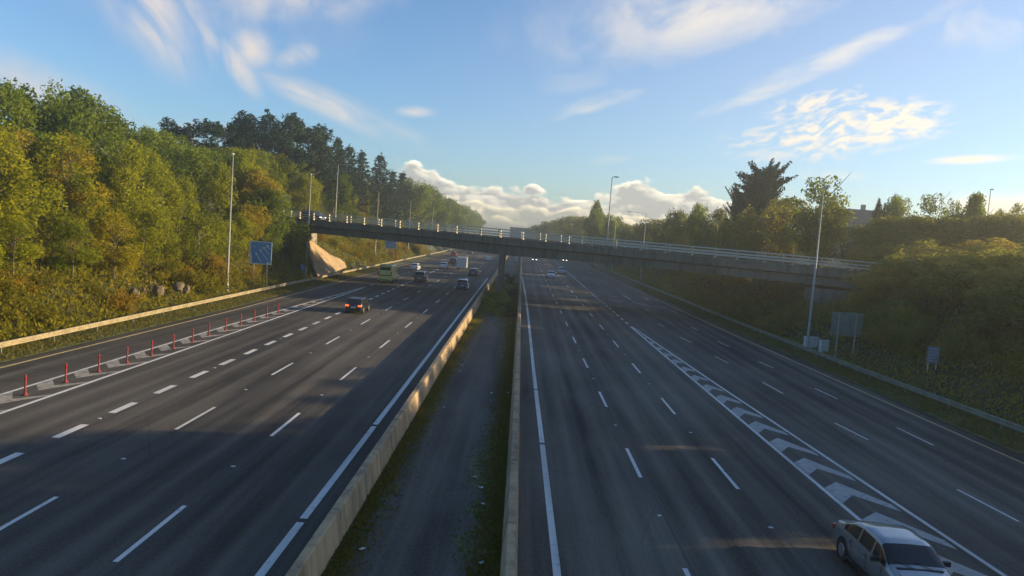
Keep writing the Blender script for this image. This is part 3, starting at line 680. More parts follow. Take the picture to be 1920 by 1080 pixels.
# road studs
st = MB().box((0, 0, .012), (.14, .10, .02)).mesh('stud'); st.materials.append(M['cabinet'])
k = 0
for fx, ph in ((-9.8, 38.5), (-13.75, 38.4), (5.37, 36.9), (9.05, 36.6), (-17.35, 31.2)):
    for i in range(-2, 6 if fx != -17.35 else 3):
        y = ph+12*i
        if y < 17: continue
        o = obj('road_stud', st, None); o.location = (fx, y, .002)
        side = 'outbound' if fx < 0 else 'oncoming'
        tag(o, '%s tiny pale stud in the %s row of the %s carriageway' % (nxt(fx), {-9.8: 'inner', -13.75: 'middle', 5.37: 'inner', 9.05: 'outer', -17.35: 'outer'}[fx], side), 'road stud', 'road studs of the %s carriageway' % side)

# ------------------------------------------------------------------ vehicles
def smooth_tab(tb, y, r=.07): return sum(lerp_tab(tb, y+d) for d in (-r, -r/2, 0, r/2, r))/5
KINDS = {
 'saloon': dict(L=4.6, W=.90, zt=[(-2.3, .66), (-2.22, .98), (-1.65, 1.08), (-1.0, 1.37), (-.45, 1.45), (.3, 1.44), (.6, 1.39), (1.22, .99), (1.9, .87), (2.18, .72), (2.3, .52)],
                zs=[(-2.3, .6), (-2.2, .86), (-1.6, .93), (1.1, .88), (1.9, .76), (2.2, .62), (2.3, .48)], cab=(-1.62, 1.2), roof=(-.95, .58), pil=(-.55, .12)),
 'hatch': dict(L=4.1, W=.87, zt=[(-2.05, .60), (-2.0, .98), (-1.85, 1.12), (-1.45, 1.42), (-.9, 1.50), (.2, 1.50), (.5, 1.44), (1.15, 1.02), (1.75, .90), (1.97, .72), (2.05, .5)],
                zs=[(-2.05, .56), (-1.98, .90), (-1.6, .97), (1.0, .92), (1.7, .78), (2.05, .46)], cab=(-1.86, 1.12), roof=(-1.42, .48), pil=(-.75, .1)),
 'suv': dict(L=4.5, W=.93, zt=[(-2.25, .7), (-2.2, 1.15), (-2.1, 1.3), (-1.8, 1.64), (-1.2, 1.72), (.2, 1.71), (.55, 1.64), (1.15, 1.17), (1.95, 1.05), (2.18, .85), (2.25, .6)],
                zs=[(-2.25, .66), (-2.17, 1.05), (-1.8, 1.1), (1.05, 1.06), (1.9, .92), (2.25, .55)], cab=(-2.12, 1.12), roof=(-1.8, .5), pil=(-.95, .05)),
 'van': dict(L=5.4, W=1.0, zt=[(-2.7, .8), (-2.68, 2.30), (-2.55, 2.42), (-1.0, 2.46), (.8, 2.44), (1.15, 2.32), (1.95, 1.42), (2.5, 1.15), (2.68, .8), (2.7, .6)],
                zs=[(-2.7, .78), (-2.67, 1.25), (1.9, 1.2), (2.5, .98), (2.7, .55)], cab=(-2.69, 1.98), roof=(-2.6, 1.1), pil=(9, 9)),
}
def y_seg(K, y): return 0 if y < K['pil'][0] else (1 if y < K['pil'][1]+.15 else 2)
def car_meshes(kind):
    K = KINDS[kind]; L, Wd = K['L'], K['W']; N = 56
    ysn = sorted(set([-L/2+L*i/N for i in range(N+1)]+[K['cab'][0], K['cab'][1]]))
    parts = {}
    rings = []
    for y in ysn:
        zt = smooth_tab(K['zt'], y); zs = min(smooth_tab(K['zs'], y), zt-.02)
        e = min(1, (L/2-abs(y))/.45); wf = Wd*(.80+.20*math.sqrt(max(0, 1-(1-e)**2)))
        incab = K['cab'][0] <= y <= K['cab'][1]
        hk = max(0, min(1, (zt-zs-.12)/.4))
        tum = (0.955 if kind == 'van' else .80)
        wt = wf*((.90)*(1-hk)+tum*hk)
        z4 = zt-.035-.03*hk
        pts = [(0, .22), (wf*.86, .22), (wf*.97, .34), (wf, .55), (wf*.985, zs-.10 if zs > .7 else zs-.04), (wf*.955, zs)]
        a, b = Vector((wf*.955, 0, zs)), Vector((wt, 0, z4))
        pts += [tuple((a.lerp(b, .10)).xz), tuple((a.lerp(b, .88)).xz), (wt, z4), (wt*.90, zt-.012), (wt*.6, zt), (0, zt+.012)]
        rings.append((y, pts))
    n = len(rings[0][1])
    def cls(i, j):
        y = (rings[i][0]+rings[i+1][0])/2; c0, c1 = K['cab']; r0, r1 = K['roof']
        if j == 6 and c0+.12 < y < c1-.16:
            if kind == 'van': return 'side_window' if y > 1.05 and y < 1.75 else 'body'
            if abs(y-K['pil'][0]) < .05 or abs(y-K['pil'][1]-.15) < .05: return 'body'
            return 'side_window'
        if j >= 8 and r1 < y < c1-.03: return 'windscreen' if j >= 9 or True else 'body'
        if j >= 9 and c0+.03 < y < r0 and kind != 'van': return 'rear_window'
        return 'body'
    for sgn in (1, -1):
        for i in range(len(rings)-1):
            for j in range(n-1):
                q = [(rings[i], j), (rings[i+1], j), (rings[i+1], j+1), (rings[i], j+1)]
                vs = [(sgn*r[1][jj][0], r[0], r[1][jj][1]) for r, jj in q]
                c = cls(i, j)
                key = (c, sgn, y_seg(K, (rings[i][0]+rings[i+1][0])/2)) if c == 'side_window' else (c, 0, 0)
                parts.setdefault(key, MB()).add(vs, [(0, 1, 2, 3)] if sgn > 0 else [(3, 2, 1, 0)])
    # end caps
    for r, fl in ((rings[0], False), (rings[-1], True)):
        loop = [(p[0], r[0], p[1]) for p in r[1]]+[(-p[0], r[0], p[1]) for p in r[1][-2:0:-1]]
        parts[('body', 0, 0)].add(loop, [tuple(range(len(loop)))[::(-1 if fl else 1)]])
    out = {}
    for k, m_ in parts.items():
        if not m_.v: continue
        me = m_.mesh(k[0]); bm = bmesh.new(); bm.from_mesh(me); bmesh.ops.remove_doubles(bm, verts=bm.verts, dist=.0015)
        bmesh.ops.recalc_face_normals(bm, faces=bm.faces) if k[0] == 'body' else None
        bm.to_mesh(me); bm.free()
        me.polygons.foreach_set('use_smooth', [len(p.vertices) <= 4 for p in me.polygons]); out[k] = me
    return out
CM = {k: car_meshes(k) for k in KINDS}
WH = MB().tube([(-.10, 0, 0), (-.09, 0, 0), (.09, 0, 0), (.10, 0, 0)], [.27, .32, .32, .27], 20).mesh('tyre')
RIMM = MB().tube([(.085, 0, 0), (.106, 0, 0)], [.21, .19], 14).mesh('rim')
ARCH = MB().tube([(-.08, 0, 0), (.0, 0, 0)], [.38, .38], 18).mesh('arch')
def finish_car(t, K, tail='tail', head='head'):
    L, Wd = K['L'], K['W']; big = K is KINDS['van']
    for y in (L*.315, -L*.30):
        for s in (1, -1):
            rot = (0, 0, 0 if s > 0 else math.pi)
            a = obj('wheel_arch', ARCH, M['arch'], t); a.location = (s*(Wd+.004), y, .35); a.rotation_euler = rot
            w = obj('wheel', WH, M['tyre'], t); w.location = (s*(Wd-.085), y, .32); w.rotation_euler = rot
            r_ = obj('rim', RIMM, M['rim'], w); r_.location = (0.008, 0, 0)
    zr = lerp_tab(K['zs'], -L/2+.05); zf = lerp_tab(K['zs'], L/2-.12)
    for s in (1, -1):
        if big:
            MB().box((s*(Wd*.88), -L/2-.01, 1.25), (.14, .05, .55)).build('tail_light', M[tail], t)
        else: MB().box((s*(Wd*.72), -L/2+.005, zr-.02), (.34, .12, .16)).build('tail_light', M[tail], t)
        MB().box((s*(Wd*.66), L/2-.10, zf-.03), (.36, .16, .13), Matrix.Rotation(s*-.25, 3, 'Z')).build('headlight', M[head], t)
        MB().box((s*(Wd+.09), K['cab'][1]-.42 if not big else 1.7, K['zs'][2][1]+.07 if not big else 1.35), (.20, .10, .13)).build('mirror', M['grille'], t)
    MB().box((0, -L/2-.012, .62 if not big else .75), (.52, .02, .12)).build('number_plate', M['plate'], t)
    MB().box((0, L/2+.012, .42), (.52, .02, .12)).build('number_plate', M['plate'], t)
    MB().box((0, L/2-.004, .50), (.95, .03, .16)).build('grille', M['grille'], t)
    MB().box((0, -L/2-.004, .36), (Wd*1.5, .03, .14)).build('bumper_trim', M['grille'], t)
def car(kind, paint, loc, rz, label, name='car', cat='car', group=None, tail='tail', head='head', scale=1.0):
    t = thing(name, label, cat, loc, rz, group); t.scale = (scale,)*3
    for k, me in CM[kind].items():
        me2 = me.copy(); me2.materials.clear()
        obj(k[0], me2, M[paint] if k[0] == 'body' else M['glass'], t)
    finish_car(t, KINDS[kind], tail, head)
    return t
gL = 'cars on the outbound carriageway'; gR = 'cars on the oncoming carriageway'
def at(px, py, dx=0.0, dy=0.0): p = G(px, py); return (p.x+dx, p.y+dy+2.0, 0.004)
car('hatch', 'paint_black', at(662, 588), 0, 'black hatchback with a lit brake lamp in the middle of the outbound lanes', tail='tail_on', group=gL)
car('suv', 'paint_grey', at(786, 529), 0, 'dark grey off-road car behind the white saloon, right of the yellow van', group=gL)
car('hatch', 'paint_white', at(776, 508), 0, 'white car partly hidden behind the dark off-road car', group=gL)
car('hatch', 'paint_white', at(830, 505), 0, 'white hatchback left of the white box van', group=gL)
car('hatch', 'paint_dark', at(849, 495), 0, 'dark car just left of the white box van', group=gL)
car('hatch', 'paint_dark', at(886, 518), 0, 'dark car with pale roof edge behind the blue car, next to the median', group=gL)
car('hatch', 'paint_blue', at(866, 543), 0, 'blue hatchback alone in the lane nearest the median', group=gL)
car('hatch', 'paint_white', at(914, 490), 0, 'small far white car nearest the median below the bridge', group=gL)
car('hatch', 'paint_red', at(850, 480), 0, 'small far red car below the bridge', group=gL)
car('saloon', 'paint_dark', at(881, 477), 0, 'tiny dark car farthest off in the shade below the bridge', group=gL)
# yellow high-roof van
t = car('van', 'paint_yellow', at(723, 529), 0, 'high-roofed yellow-green van with a sunlit right side in the exit lane', 'van', 'van', scale=1.1)
MB().box((0, -2.715, 1.95), (1.5, .02, .45)).build('rear_door_window', M['glass'], t)
MB().box((0, -2.712, 1.0), (1.9, .03, .12)).build('rear_stripe', M['paint_red'], t)
# white box van
def boxvan(loc):
    t = thing('box_van', 'white box van seen from behind among the far outbound cars', 'van', loc)
    MB().box((0, -.9, 1.75), (2.15, 4.1, 2.3)).build('box', M['paint_white'], t)
    MB().box((0, -2.965, 1.75), (1.95, .03, 2.1)).build('rear_door', M['cabinet'], t)
    mb = MB(); w = .98
    mb.add([(-w, 1.17, .45), (w, 1.17, .45), (w, 1.17, 2.2), (-w, 1.17, 2.2), (-w, 3.0, .45), (w, 3.0, .45), (w, 2.95, 1.15), (-w, 2.95, 1.15), (w, 2.3, 1.3), (-w, 2.3, 1.3), (w, 1.8, 2.15), (-w, 1.8, 2.15)],
           [(0, 1, 2, 3), (1, 5, 6, 8, 10, 2), (0, 3, 11, 9, 7, 4), (2, 10, 11, 3), (6, 7, 9, 8), (5, 4, 7, 6), (0, 4, 5, 1)])
    mb.build('cab', M['paint_white'], t)
    MB().add([(-.9, 2.31, 1.33), (.9, 2.31, 1.33), (.86, 1.83, 2.11), (-.86, 1.83, 2.11)], [(0, 1, 2, 3)]).build('windscreen', M['glass'], t)
    MB().box((0, -.3, .48), (.9, 5.3, .2)).build('chassis', M['grille'], t)
    for y in (2.2, -1.7):
        for s in (1, -1):
            w_ = obj('wheel', WH, M['tyre'], t); w_.location = (s*.92, y, .34); w_.rotation_euler = (0, 0, 0 if s > 0 else math.pi)
            r_ = obj('rim', RIMM, M['rim'], w_)
    for s in (1, -1): MB().box((s*.9, -2.97, .52), (.26, .05, .12)).build('tail_light', M['tail'], t)
    MB().box((0, -2.98, .5), (.5, .03, .11)).build('number_plate', M['plate'], t)
boxvan(at(865, 507))
# oncoming traffic
def at2(px, py, rz=0): p = G(px, py); return (p.x, p.y+2.0, 0.004)
PI = math.pi
car('hatch', 'paint_white', at2(1033, 522), PI, 'white oncoming car in the middle lane, nearer of the side-by-side pair', group=gR)
car('hatch', 'paint_silver', at2(1053, 514), PI, 'silver-grey oncoming car just right of and behind the white one', group=gR)
car('saloon', 'paint_black', at2(1002, 490), PI, 'dark oncoming car with two bright white headlights below the bridge', head='head_on', group=gR)
car('saloon', 'paint_orange', at2(1059, 491), PI, 'small reddish oncoming car with headlights on, farthest right below the bridge', head='head_on', group=gR)
def trim(t):
    K = KINDS['saloon']; Wd = K['W']
    for s in (1, -1):
        for y in (1.0, .10, -.86): MB().box((s*(Wd+.001), y, .66), (.008, .014, .52)).build('door_gap', M['grille'], t)
        for y in (-.02, -.98): MB().box((s*(Wd+.012), y-.02, .80), (.03, .17, .028)).build('door_handle', M['rim'], t)
        MB().box((s*Wd*.97, .05, .25), (.06, 2.3, .10)).build('sill', M['grille'], t)
        mb = MB(); mb.tube([(s*.25-.1, 1.27, 1.0), (s*.25+.32, 1.06, 1.115)], .010, 5); mb.build('wiper', M['grille'], t)
        mb = MB(); mb.tube([(s*.70, 1.25, .965), (s*.66, 1.7, .905), (s*.58, 2.12, .78)], .007, 4); mb.build('bonnet_gap', M['grille'], t)
        MB().box((s*.36, -.2, 1.0), (.50, .16, .62), Matrix.Rotation(.15, 3, 'X')).build('front_seat', M['arch'], t)
    MB().box((0, 1.285, .985), (1.25, .07, .03)).build('cowl', M['grille'], t)
carpaint('paint_near', (0.32, 0.33, 0.32), 0.25, 0.6)
NEAR = car('saloon', 'paint_near', (11.35, 21.0, .004), PI-R(0), 'large silver saloon nearest the camera, cut off by the bottom right edge beside the chevrons', group=gR)
trim(NEAR)
# car crossing the bridge; glowing headlights stand in for a sun glint on it
q, s = deck_at(584, 3.0)
car('hatch', 'paint_dark', (q.x, q.y, q.z), math.atan2(BAX.y, BAX.x)-PI/2, 'dark car with a sun glint set as glowing headlights crossing the left half of the bridge', head='head_on', group='vehicles on the bridge')

# ------------------------------------------------------------------ vegetation
def leaf_mesh(name, clumps, per, size, rng, flat=0.0, vert=1.0, shell=0.55):
    per *= 1.45; size *= .82
    P_ = []; T_ = []
    for (cx, cy, cz, r, tint) in clumps:
        n = max(6, int(per*r*r))
        d = rng.normal(size=(n, 3)); d /= np.linalg.norm(d, axis=1)[:, None]
        rad = r*(shell+(1-shell)*rng.random(n))*(0.8+.35*rng.random(n)); d[:, 2] *= vert
        P_.append(np.array([cx, cy, cz])+d*rad[:, None]); T_.append(np.clip(tint+rng.normal(0, .18, n), 0, 1))
    P_ = np.concatenate(P_); T_ = np.concatenate(T_); n = len(P_)
    a = rng.normal(size=(n, 3)); a[:, 2] *= (1-flat); a /= np.linalg.norm(a, axis=1)[:, None]
    b = rng.normal(size=(n, 3)); b -= a*(a*b).sum(1)[:, None]; b /= np.linalg.norm(b, axis=1)[:, None]
    s = size*(.6+.8*rng.random(n))[:, None]
    V = np.stack([P_-a*s, P_-b*s*.55, P_+a*s, P_+b*s*.55], 1).reshape(-1, 3).astype(np.float32)
    return quads(name, V, T_)
def quads(name, V, T_):
    n = len(V)//4; me = bpy.data.meshes.new(name)
    me.vertices.add(4*n); me.vertices.foreach_set('co', V.astype(np.float32).ravel())
    me.loops.add(4*n); me.loops.foreach_set('vertex_index', np.arange(4*n, dtype=np.int32))
    me.polygons.add(n); me.polygons.foreach_set('loop_start', np.arange(0, 4*n, 4, dtype=np.int32)); me.polygons.foreach_set('loop_total', np.full(n, 4, dtype=np.int32))
    at_ = me.attributes.new('tint', 'FLOAT', 'FACE'); at_.data.foreach_set('value', T_.astype(np.float32)); me.update(calc_edges=True); return me
def limb_mesh(h, rng, n=7, r0=.16, lean=.3):
    mb = MB(); pts = [Vector((0, 0, -0.5))]
    for i in range(1, 7): pts.append(Vector((rng.normal()*lean*.2*i/3, rng.normal()*lean*.2*i/3, h*.88*i/6)))
    mb.tube(pts, [r0*(1-.14*i) for i in range(7)], 6)
    for k in range(n):
        i = 2+k % 4; p = pts[i]; a = rng.random()*6.28; l = h*(.16+.14*rng.random())
        q = p+Vector((math.cos(a)*l, math.sin(a)*l, l*(.5+.6*rng.random()))); mb.tube([p, p.lerp(q, .5)+Vector((0, 0, -.05*l)), q], [r0*.4, r0*.26, r0*.1], 5)
    return mb.mesh('trunk')
def proto(kind, seed):
    rng = np.random.default_rng(seed); h = 10.0; cl = []
    def norm(pair):              # crown tip exactly at 10 m
        me, tk = pair; a = np.empty(len(me.vertices)*3, dtype=np.float32); me.vertices.foreach_get('co', a); a = a.reshape(-1, 3); k = 10.0/np.percentile(a[:, 2], 99.7); a[:, 2] *= k; me.vertices.foreach_set('co', a.ravel()); me.update(); return me, tk
    if kind != 'bush' and not getattr(proto, 'inner', False):
        proto.inner = True; r_ = proto(kind, seed); proto.inner = False; return norm(r_)
    if kind == 'birch':           # narrow irregular upright crown reaching low
        for i in range(46):
            z = h*(.14+.86*rng.random()**.85); w = 2.3*math.sin(math.pi*min(1, (z/h)*.80+.12))**.75*(.55+.5*rng.random()); a = rng.random()*6.28
            cl.append((math.cos(a)*w, math.sin(a)*w, z-.3, .55+.65*rng.random(), rng.random()))
        return leaf_mesh('crown', cl, 115, .17, rng, vert=1.25), limb_mesh(h, rng, 8, .13)
    if kind == 'broad':
        for i in range(46):
            t_ = rng.random()**.6; a = rng.random()*6.28; u = rng.random()*1.5-.55
            w = 3.5*math.sqrt(max(.05, 1-u*u))*t_; cl.append((math.cos(a)*w, math.sin(a)*w, h*.58+u*h*.37, .7+.75*rng.random(), rng.random()))
        return leaf_mesh('crown', cl, 100, .19, rng), limb_mesh(h, rng, 9, .2)
    if kind == 'sparse':
        for i in range(44):
            a = rng.random()*6.28; u = rng.random()*1.8-.85; w = 3.1*(1-.35*u)*math.sqrt(max(.05, 1-u*u))*rng.random()**.4
            cl.append((math.cos(a)*w, math.sin(a)*w, h*.62+u*h*.34, .45+.5*rng.random(), rng.random()))
        return leaf_mesh('crown', cl, 75, .17, rng), limb_mesh(h, rng, 16, .15)
    if kind == 'pine':            # flat-topped dark masses of upswept tufts on bare limbs
        for i in range(40):
            a = rng.random()*6.28; lay = rng.random(); z = h*(.34+.62*lay); w = 4.0*(1-.55*abs(lay-.4)**1.3)*rng.random()**.5
            cl.append((math.cos(a)*w, math.sin(a)*w, z, .5+.55*rng.random(), rng.random()*.7))
            cl.append((math.cos(a)*w*1.08, math.sin(a)*w*1.08, z+.65, .28+.2*rng.random(), rng.random()*.6))
        return leaf_mesh('crown', cl, 230, .14, rng, vert=.8, shell=.3), limb_mesh(h, rng, 10, .22)
    if kind == 'conifer':
        for i in range(16):
            z = h*(.16+.80*i/16); w = 2.1*(1-i/16)**.85+.15
            for k in range(6 if i < 12 else 3):
                a = k*6.28/6+rng.random()*1.1
                for q in (.35, .75, 1.0): cl.append((math.cos(a)*w*q, math.sin(a)*w*q, z-.25*q*w*.5+rng.random()*.3, .30+.16*(1-q), rng.random()*.6))
        cl.append((0, 0, h*.98, .2, .3))
        return leaf_mesh('crown', cl, 150, .13, rng, shell=.2), limb_mesh(h, rng, 4, .15, .05)
    if kind == 'cypress':         # spiky outward-thrusting sprays
        mb_cl = []
        for i in range(85):
            a = rng.random()*6.28; z0 = h*(.12+.68*rng.random()); out = 1.4+2.6*rng.random()*(1.25-z0/h*.75); up = .7+1.9*rng.random()*(z0/h)
            for q in np.linspace(.2, 1, 11):
                mb_cl.append((math.cos(a)*out*q, math.sin(a)*out*q, z0+up*q**1.3, .50*(1-q)+.19, rng.random()*.5))
        for i in range(34):
            z = h*(.15+.68*rng.random()); w = 2.3*(1.05-z/h)*rng.random()**.5; a = rng.random()*6.28; mb_cl.append((math.cos(a)*w, math.sin(a)*w, z, .55+.4*rng.random(), rng.random()*.4))
        return leaf_mesh('crown', mb_cl, 190, .13, rng, vert=.75, shell=.2), limb_mesh(h, rng, 8, .25)
    if kind == 'cone':
        for i in range(120):
            z = h*(.05+.93*rng.random()); w = 3.2*(1-(z/h)**1.7)*rng.random()**.5; a = rng.random()*6.28
            cl.append((math.cos(a)*w, math.sin(a)*w, z, .55+.5*rng.random(), rng.random()))
        return leaf_mesh('crown', cl, 110, .16, rng), limb_mesh(h, rng, 3, .2)
    if kind == 'bush':
        h = 3.0
        for i in range(20):
            a = rng.random()*6.28; w = 1.7*rng.random()**.6; z = (.2+1.9*rng.random())*(1-.25*(w/1.7)**2)
            cl.append((math.cos(a)*w, math.sin(a)*w, z, .35+.4*rng.random(), rng.random()))
        return leaf_mesh('foliage', cl, 230, .115, rng), None
PR = {}
def get(kind, var):
    if (kind, var) not in PR: PR[(kind, var)] = proto(kind, 11+var*7+len(kind)*13)
    return PR[(kind, var)]
matmesh = {}
def with_mat(me, m):
    k = (me.name, m.name)
    if k not in matmesh: c = me.copy(); c.materials.clear(); c.materials.append(m); matmesh[k] = c
    return matmesh[k]
trng = random.Random(77)
def tree(kind, x, y, top, leaf, label, group=None, var=None, name=None, wide=1.0, base=None, bark='bark'):
    zb = terr(x, y) if base is None else base
    h = max(2.0, top-zb); var = trng.randrange(3) if var is None else var
    cr, tk = get(kind, var); s = h/10.0
    nm = name or {'birch': 'birch_tree', 'broad': 'broadleaf_tree', 'sparse': 'sparse_tree', 'pine': 'pine_tree', 'conifer': 'conifer_tree', 'cypress': 'cypress_tree', 'cone': 'conical_tree'}[kind]
    t = thing(nm, label, 'tree', (x, y, zb), trng.random()*6.28, group)
    w = s**.75*wide if h < 14 else s**.8*wide
    t.scale = (w, w, s)
    obj('crown', with_mat(cr, M[leaf]), None, t); obj('trunk', with_mat(tk, M[bark]), None, t)
    return t
def sky_tree(kind, px, py, Y, leaf, label, group=None, **k):
    p = W(px, py, Y); return tree(kind, p.x, Y, p.z, leaf, label, group, **k)
def bush(x, y, sc_, leaf, label, group, z=None):
    cr, _ = get('bush', trng.randrange(4))
    o = obj('bush', with_mat(cr, M[leaf]), None); o.location = (x, y, (terr(x, y) if z is None else z)-.15); o.rotation_euler = (0, 0, trng.random()*6.28)
    o.scale = (sc_*trng.uniform(.9, 1.25), sc_*trng.uniform(.9, 1.25), sc_*trng.uniform(.8, 1.2)); tag(o, label, 'bush', group); return o

gTL = 'leafy trees making the skyline at the far left'
for i, (px, py, Y) in enumerate([(8, 152, 74), (62, 168, 79), (108, 160, 84), (152, 168, 88), (196, 190, 93), (226, 228, 98)]):
    sky_tree('broad' if i % 2 else 'birch', px, py, Y, 'broad', 'tall green tree on the skyline at the upper left, %s from the left edge' % ord_[i].replace('nearest', 'first'), gTL, wide=1.05)
for px, py, Y, lb in ((280, 238, 112, 'rounded green tree filling the dip left of the first dark pine'), (312, 246, 116, 'smaller green tree touching the left side of the first dark pine')):
    sky_tree('broad', px, py, Y, 'broad', lb)
gP = 'dark pines on the left skyline'
for px, py, Y, lb, wd in ((362, 226, 124, 'left half of the first dark pine clump, flat-topped, by the tall lamp post', 1.0), (412, 230, 130, 'right half of the first dark pine clump, above the tall lamp post', 1.0),
                      (478, 236, 140, 'leftmost dark pine of the second clump, with sky showing through its lower limbs', .9), (500, 211, 143, 'highest dark pine of the second clump', 1.0), (548, 217, 150, 'broad dark pine at the middle of the second clump', 1.0), (580, 236, 156, 'right-hand dark pine ending the second clump', .9)):
    sky_tree('pine', px, py-2, Y, 'pine', lb, gP, wide=wd*1.25)
gC = 'dark spired conifers descending along the left ridge'
for i, (px, py, Y) in enumerate([(609, 238, 164), (632, 262, 172), (655, 276, 180), (678, 286, 190), (715, 292, 205), (735, 322, 220), (757, 325, 240)]):
    sky_tree('conifer', px, py, Y, 'pine', '%s pointed conifer of the descending ridge, counted from the big pines' % ord_[i].replace('nearest', 'first'), gC, wide=1.5)
gF = 'distant ridge trees right of the conifers'
lf = [(775, 336, 260), (797, 347, 285), (818, 358, 310), (836, 372, 340), (852, 378, 380), (866, 385, 430), (880, 392, 480), (892, 400, 560), (899, 408, 640)]
for i, (px, py, Y) in enumerate(lf):
    sky_tree('broad', px, py, Y, 'broad', '%s distant tree of the ridge falling towards the road end' % ord_[i].replace('nearest', 'first'), gF, wide=1.2)
# wooded bank on the left: rows of trees behind one another
Yv = 46.0; row = [(-36.5, 8.2, 'birch'), (-41.5, 12.0, 'birch'), (-47.5, 15.5, 'broad')]
while Yv < 330:
    for x0, dz, kd in row:
        x = x0+trng.uniform(-1.6, 1.6)-(1.0 if Yv > 108 else 0); y = Yv+trng.uniform(-2, 2)
        if 100 < y < 140 and x > -46: continue
        cap = lerp_tab([(46, 14), (74, 15.5), (100, 17), (140, 21), (170, 22), (260, 21), (600, 20)], y)
        top = min(cap, (dz+.2*HL(y)+trng.uniform(-1.5, 1.8))*(1.0 if y < 100 else 1.15))
        if x0 > -38: top = min(top, 8.6+trng.uniform(-1, 1.2)+(2.0 if y > 150 else 0))
        sp_ = {-36.5: 'front row', -41.5: 'middle row', -47.5: 'upper row'}[x0]
        zone = 'before the bridge' if y < 112 else 'beyond the bridge'
        lf_ = 'birch' if y < 105 and kd == 'birch' else ('broad' if trng.random() < .5 else 'birch')
        cl_ = 'yellow-green' if lf_ == 'birch' else 'mid-green'
        tree(kd, x, y, top, lf_, '%s %s tree of the %s on the left bank %s' % (nxt(('L', cl_, sp_, zone)), cl_, sp_, zone),
             '%s trees of the %s on the left bank' % (cl_, sp_), wide=1.15, bark='birchbark' if trng.random() < .12 else 'bark')
    Yv += 5.2 if Yv < 150 else 8.5
for i, (px, py, Y, x_) in enumerate([(120, 330, 62, 0), (232, 330, 74, 0), (190, 270, 78, 0)]):
    pass
# low bushes on the left bank
for y in sorted(40+trng.random()**1.3*210 for i in range(78)):
    x = -31.6-trng.random()*4.2
    if 98 < y < 150: continue
    if 62 < y < 74 and x > -33.4: continue
    zn = 'lit orange-green' if y < 98 else 'far green'
    bush(x, y, trng.uniform(.55, 1.15), 'bush', '%s %s bush behind the left barrier %s the bridge' % (nxt(('LB', y < 112)), zn, 'before' if y < 112 else 'beyond'), 'bushes behind the left barrier %s the bridge' % ('before' if y < 112 else 'beyond'))
for (px, py, sc_, lb) in ((548, 505, 1.0, 'golden lit bush at the barrier just left of the tiny blue marker sign'), (535, 470, 1.5, 'dark bush on the bank below the left end of the bridge'), (556, 490, 1.2, 'dark green bush between the blue lane sign and the paved slope'),
                          (515, 440, 1.8, 'rounded green bush above the blue lane sign'), (540, 440, 1.8, 'green bush hiding the left end of the bridge'), (505, 490, 1.4, 'dark bush right behind the blue lane sign')):
    Y = 112; p = W(px, py+8, Y); bush(p.x, Y, sc_, 'broad' if sc_ > 1 else 'bush', lb, None, z=p.z-.6)
for px, py, Y, lf_, lb in ((448, 285, 108, 'birch', 'tall bright green tree just right of the tall left lamp post'), (480, 318, 106, 'birch', 'bright green tree above the blue lane sign'), (508, 355, 104, 'broad', 'rounded green tree overlapping the left end of the bridge'),
                           (470, 385, 100, 'birch', 'low bright green tree directly above the blue lane sign'), (500, 420, 103, 'broad', 'low dark tree between the blue lane sign and the bridge end'), (445, 400, 95, 'birch', 'low yellow-green tree beside the tall left lamp post')):
    sky_tree('broad', px, py, Y, lf_, lb, wide=.95)
# hedge lines beyond the paved slope
for i in range(12):
    y = 150-i*2.3; x = -31.0-i*.52
    while in_pave(x, y): x -= .4
    bush(x-.9, y+.6, .75, 'bush', '%s green bush of the slanting row just beyond the paved slope' % nth(i), 'slanting row of bushes beyond the paved slope')
# right side
gRB = 'shaded trees on the right bank'
sk = [('cypress', 1436, 306, 128, 'pine', 'large dark spiky cypress, the highest tree of the right skyline', 1.15), ('cypress', 1392, 352, 132, 'pine', 'smaller dark cypress joined to the left of the large spiky one', .65),
      ('sparse', 1543, 330, 100, 'broad', 'thin airy tree right of the large cypress, just behind the tall pale lamp post', 1.05), ('broad', 1562, 368, 103, 'dullbroad', 'small dull green tree between the airy tree and the house roof', .6), ('broad', 1480, 372, 112, 'dullbroad', 'dull green tree between the cypress and the airy tree', 1.0),
      ('broad', 1120, 378, 235, 'broad', 'dark rounded tree standing alone left of the bridge lamp', .62), ('broad', 1146, 402, 238, 'broad', 'low tree attached to the right side of the lone rounded tree', .7), ('broad', 1160, 408, 240, 'broad', 'lowest tree right of the lone rounded tree, by a far lamp arm', .7),
      ('broad', 1312, 382, 150, 'broad', 'small dark tree on the skyline left of the cypress', .5), ('broad', 1285, 396, 156, 'dullbroad', 'rounded low tree left of the small dark skyline tree', .9), ('broad', 1350, 392, 145, 'dullbroad', 'rounded low tree between the small dark tree and the cypress', .9),
      ('broad', 1255, 410, 165, 'dullbroad', 'low tree on the right skyline just beside the far lamp arm', .9), ('broad', 1649, 374, 120, 'pine', 'small dark tree at the right end of the house roof', .3), ('broad', 1684, 366, 118, 'broad', 'compact dark tree right of the house', .6),
      ('sparse', 1748, 363, 108, 'broad', 'see-through tree on the right skyline between the compact and the conical tree', .85), ('sparse', 1790, 374, 112, 'broad', 'thin see-through tree touching the conical tree', .6), ('cone', 1832, 364, 98, 'broad', 'dense dark conical tree on the right skyline', .95),
      ('sparse', 1872, 392, 104, 'broad', 'low thin tree just right of the conical tree', .6), ('sparse', 1908, 382, 100, 'broad', 'thin tree at the right edge around the street lamp', .7),
      ('broad', 1400, 400, 118, 'dullbroad', 'dull green tree below the smaller cypress', 1.0), ('broad', 1545, 385, 98, 'dullbroad', 'lighter green tree beneath the airy one, left of the house', 1.0), ('broad', 1440, 385, 108, 'dullbroad', 'dull green tree in front of the large cypress', 1.0)]
